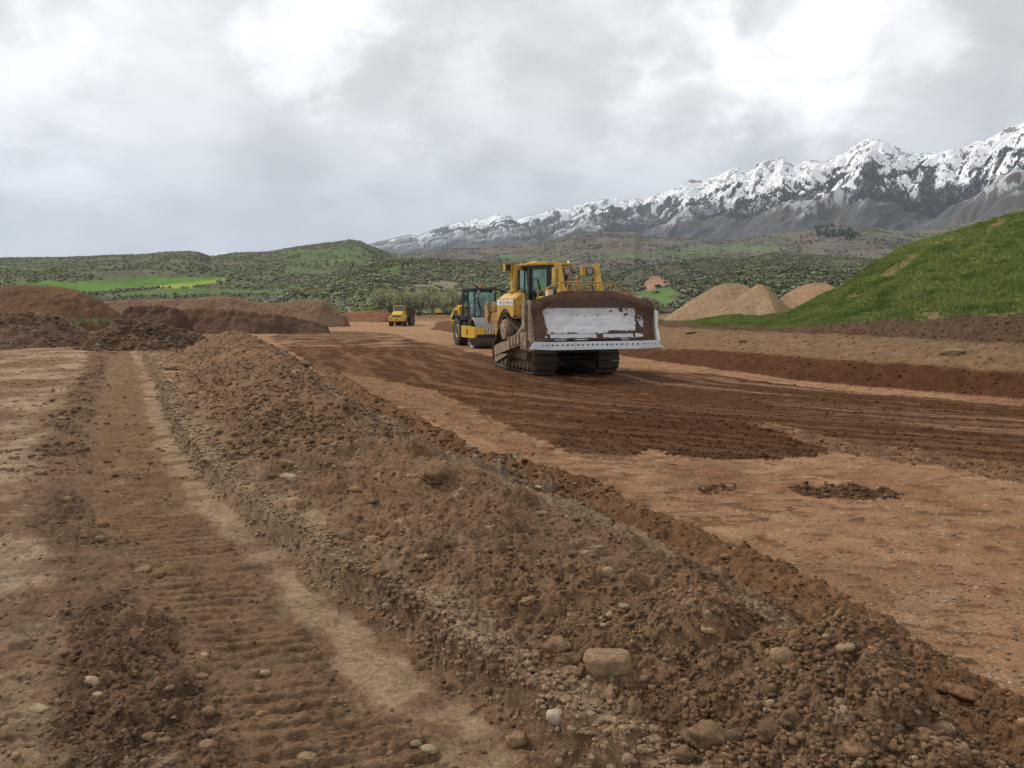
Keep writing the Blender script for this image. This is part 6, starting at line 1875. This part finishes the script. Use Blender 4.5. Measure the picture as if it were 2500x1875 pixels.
# loose grit: what nobody could count
def grit(name, n, ymax, ymin, sizes, colf, wf, proto, jit, seed, zones):
    rng = np.random.RandomState(seed)
    m = (GY < ymax) & (GY > ymin) & np.isin(zone, zones) & (np.abs(GX / GY) < .80)
    w_ = np.where(m, wf, 0).ravel().astype(float)
    c = np.cumsum(w_); k = np.searchsorted(c, rng.rand(n) * c[-1])
    P = PV[k].copy(); P[:, :2] += rng.randn(n, 2) * .01
    s0 = sizes[0] + (sizes[1] - sizes[0]) * rng.rand(n) ** 3.2
    sz = np.stack([s0 * (.8 + .6 * rng.rand(n)), s0 * (.8 + .6 * rng.rand(n)), s0 * (.55 + .4 * rng.rand(n))], -1)
    o = scatter(name, proto, P, sz, colf(PC[k], n, rng), rng, 'soil', jit, .32, None, jit < .3)
    return tag(o, kind='stuff')
def clodcol(c, n, rng):
    return np.clip(c * (.80 + .4 * rng.rand(n, 1)), .01, .6)
def scarpcol(c, n, rng):
    return lerp(clodcol(c, n, rng), np.array((.30, .21, .132)) * (.85 + .3 * rng.rand(n, 1)), .62)
def pebcol(c, n, rng):
    return lerp(c, palette(n, rng, [STC['tan'], STC['pale'], STC['grey'], STC['brown']], [4, 1.5, 1, 2], .2), .6)
Rw = np.clip(R, .03, 1)
grit('clods', 34000, 9, 1.5, (.003, .017), clodcol, Rw ** 1.5, ICO1, .29, 21, [0, 2, 3])
grit('clods', 22000, 34, 8, (.006, .045), clodcol, Rw ** 1.5, ICO1, .29, 22, [0, 2, 3, 4])
grit('clods', 9000, 40, 5, (.005, .032), clodcol, np.where(dark, .4, 0) + 3.0 * (patch > .7) + brn * .5 + trd * .15 + lobeD * .6, ICO1, .29, 23, [1])
grit('pebbles', 1500, 9, 1.5, (.004, .015), pebcol, Rw, ICO1, .12, 24, [0, 2, 3])
grit('pebbles', 1800, 34, 7, (.01, .03), pebcol, Rw, ICO1, .12, 25, [0, 2, 3, 4])
grit('pebbles', 2600, 26, 4, (.005, .017), pebcol, (~dark) * 1.0, ICO1, .12, 26, [1])
scarpw = np.exp(-(dl / .09) ** 2) * fade * (.2 + .8 * sstep(3.0, 5.0, y))
grit('clods', 7500, 10, 1.5, (.004, .022), scarpcol, scarpw, ICO1, .30, 27, [0, 2])
grit('clods', 5000, 30, 8, (.008, .04), scarpcol, scarpw, ICO1, .30, 28, [0, 2])
# clods on the near heaps
for o_ in [o for o in list(COL.objects) if o.name.startswith('dirt_mound') and o.data.materials[0] == MATS['soil']]:
    me = o_.data; n_ = len(me.vertices)
    co = np.empty(n_ * 3, np.float32); me.vertices.foreach_get('co', co); co = co.reshape(-1, 3)
    ca = np.empty(n_ * 4, np.float32); me.color_attributes['Col'].data.foreach_get('color', ca); ca = ca.reshape(-1, 4)[:, :3]
    rng = np.random.RandomState(31)
    k = rng.randint(0, n_, 3500)
    s0 = .015 + .10 * rng.rand(len(k)) ** 5
    c_ = np.where(rng.rand(len(k), 1) < .025, np.array(STC['grey'])[None] * .9, clodcol(ca[k], len(k), rng))
    tag(scatter('clods', ICO1, co[k].astype(float), np.stack([s0 * 1.2, s0 * 1.1, s0 * .8], -1), c_, rng, 'soil', .32, .3, None, True), kind='stuff')

# ------------------------------------------------------------------ the air: a little haze over the whole valley
hz = MB().box((0, 17000, 1990), (70000, 40000, 4020.0))
m, t, b = newmat('haze')
t.n.remove(b)
pv = t.new('ShaderNodeVolumePrincipled')
pv.inputs['Color'].default_value = (0.76, 0.86, 1.0, 1)
pv.inputs['Density'].default_value = 3.5e-5
pv.inputs['Anisotropy'].default_value = 0.2
t.link(pv.outputs[0], t.n['Material Output'].inputs['Volume'])
tag(hz.build('haze', 'haze'), kind='stuff')
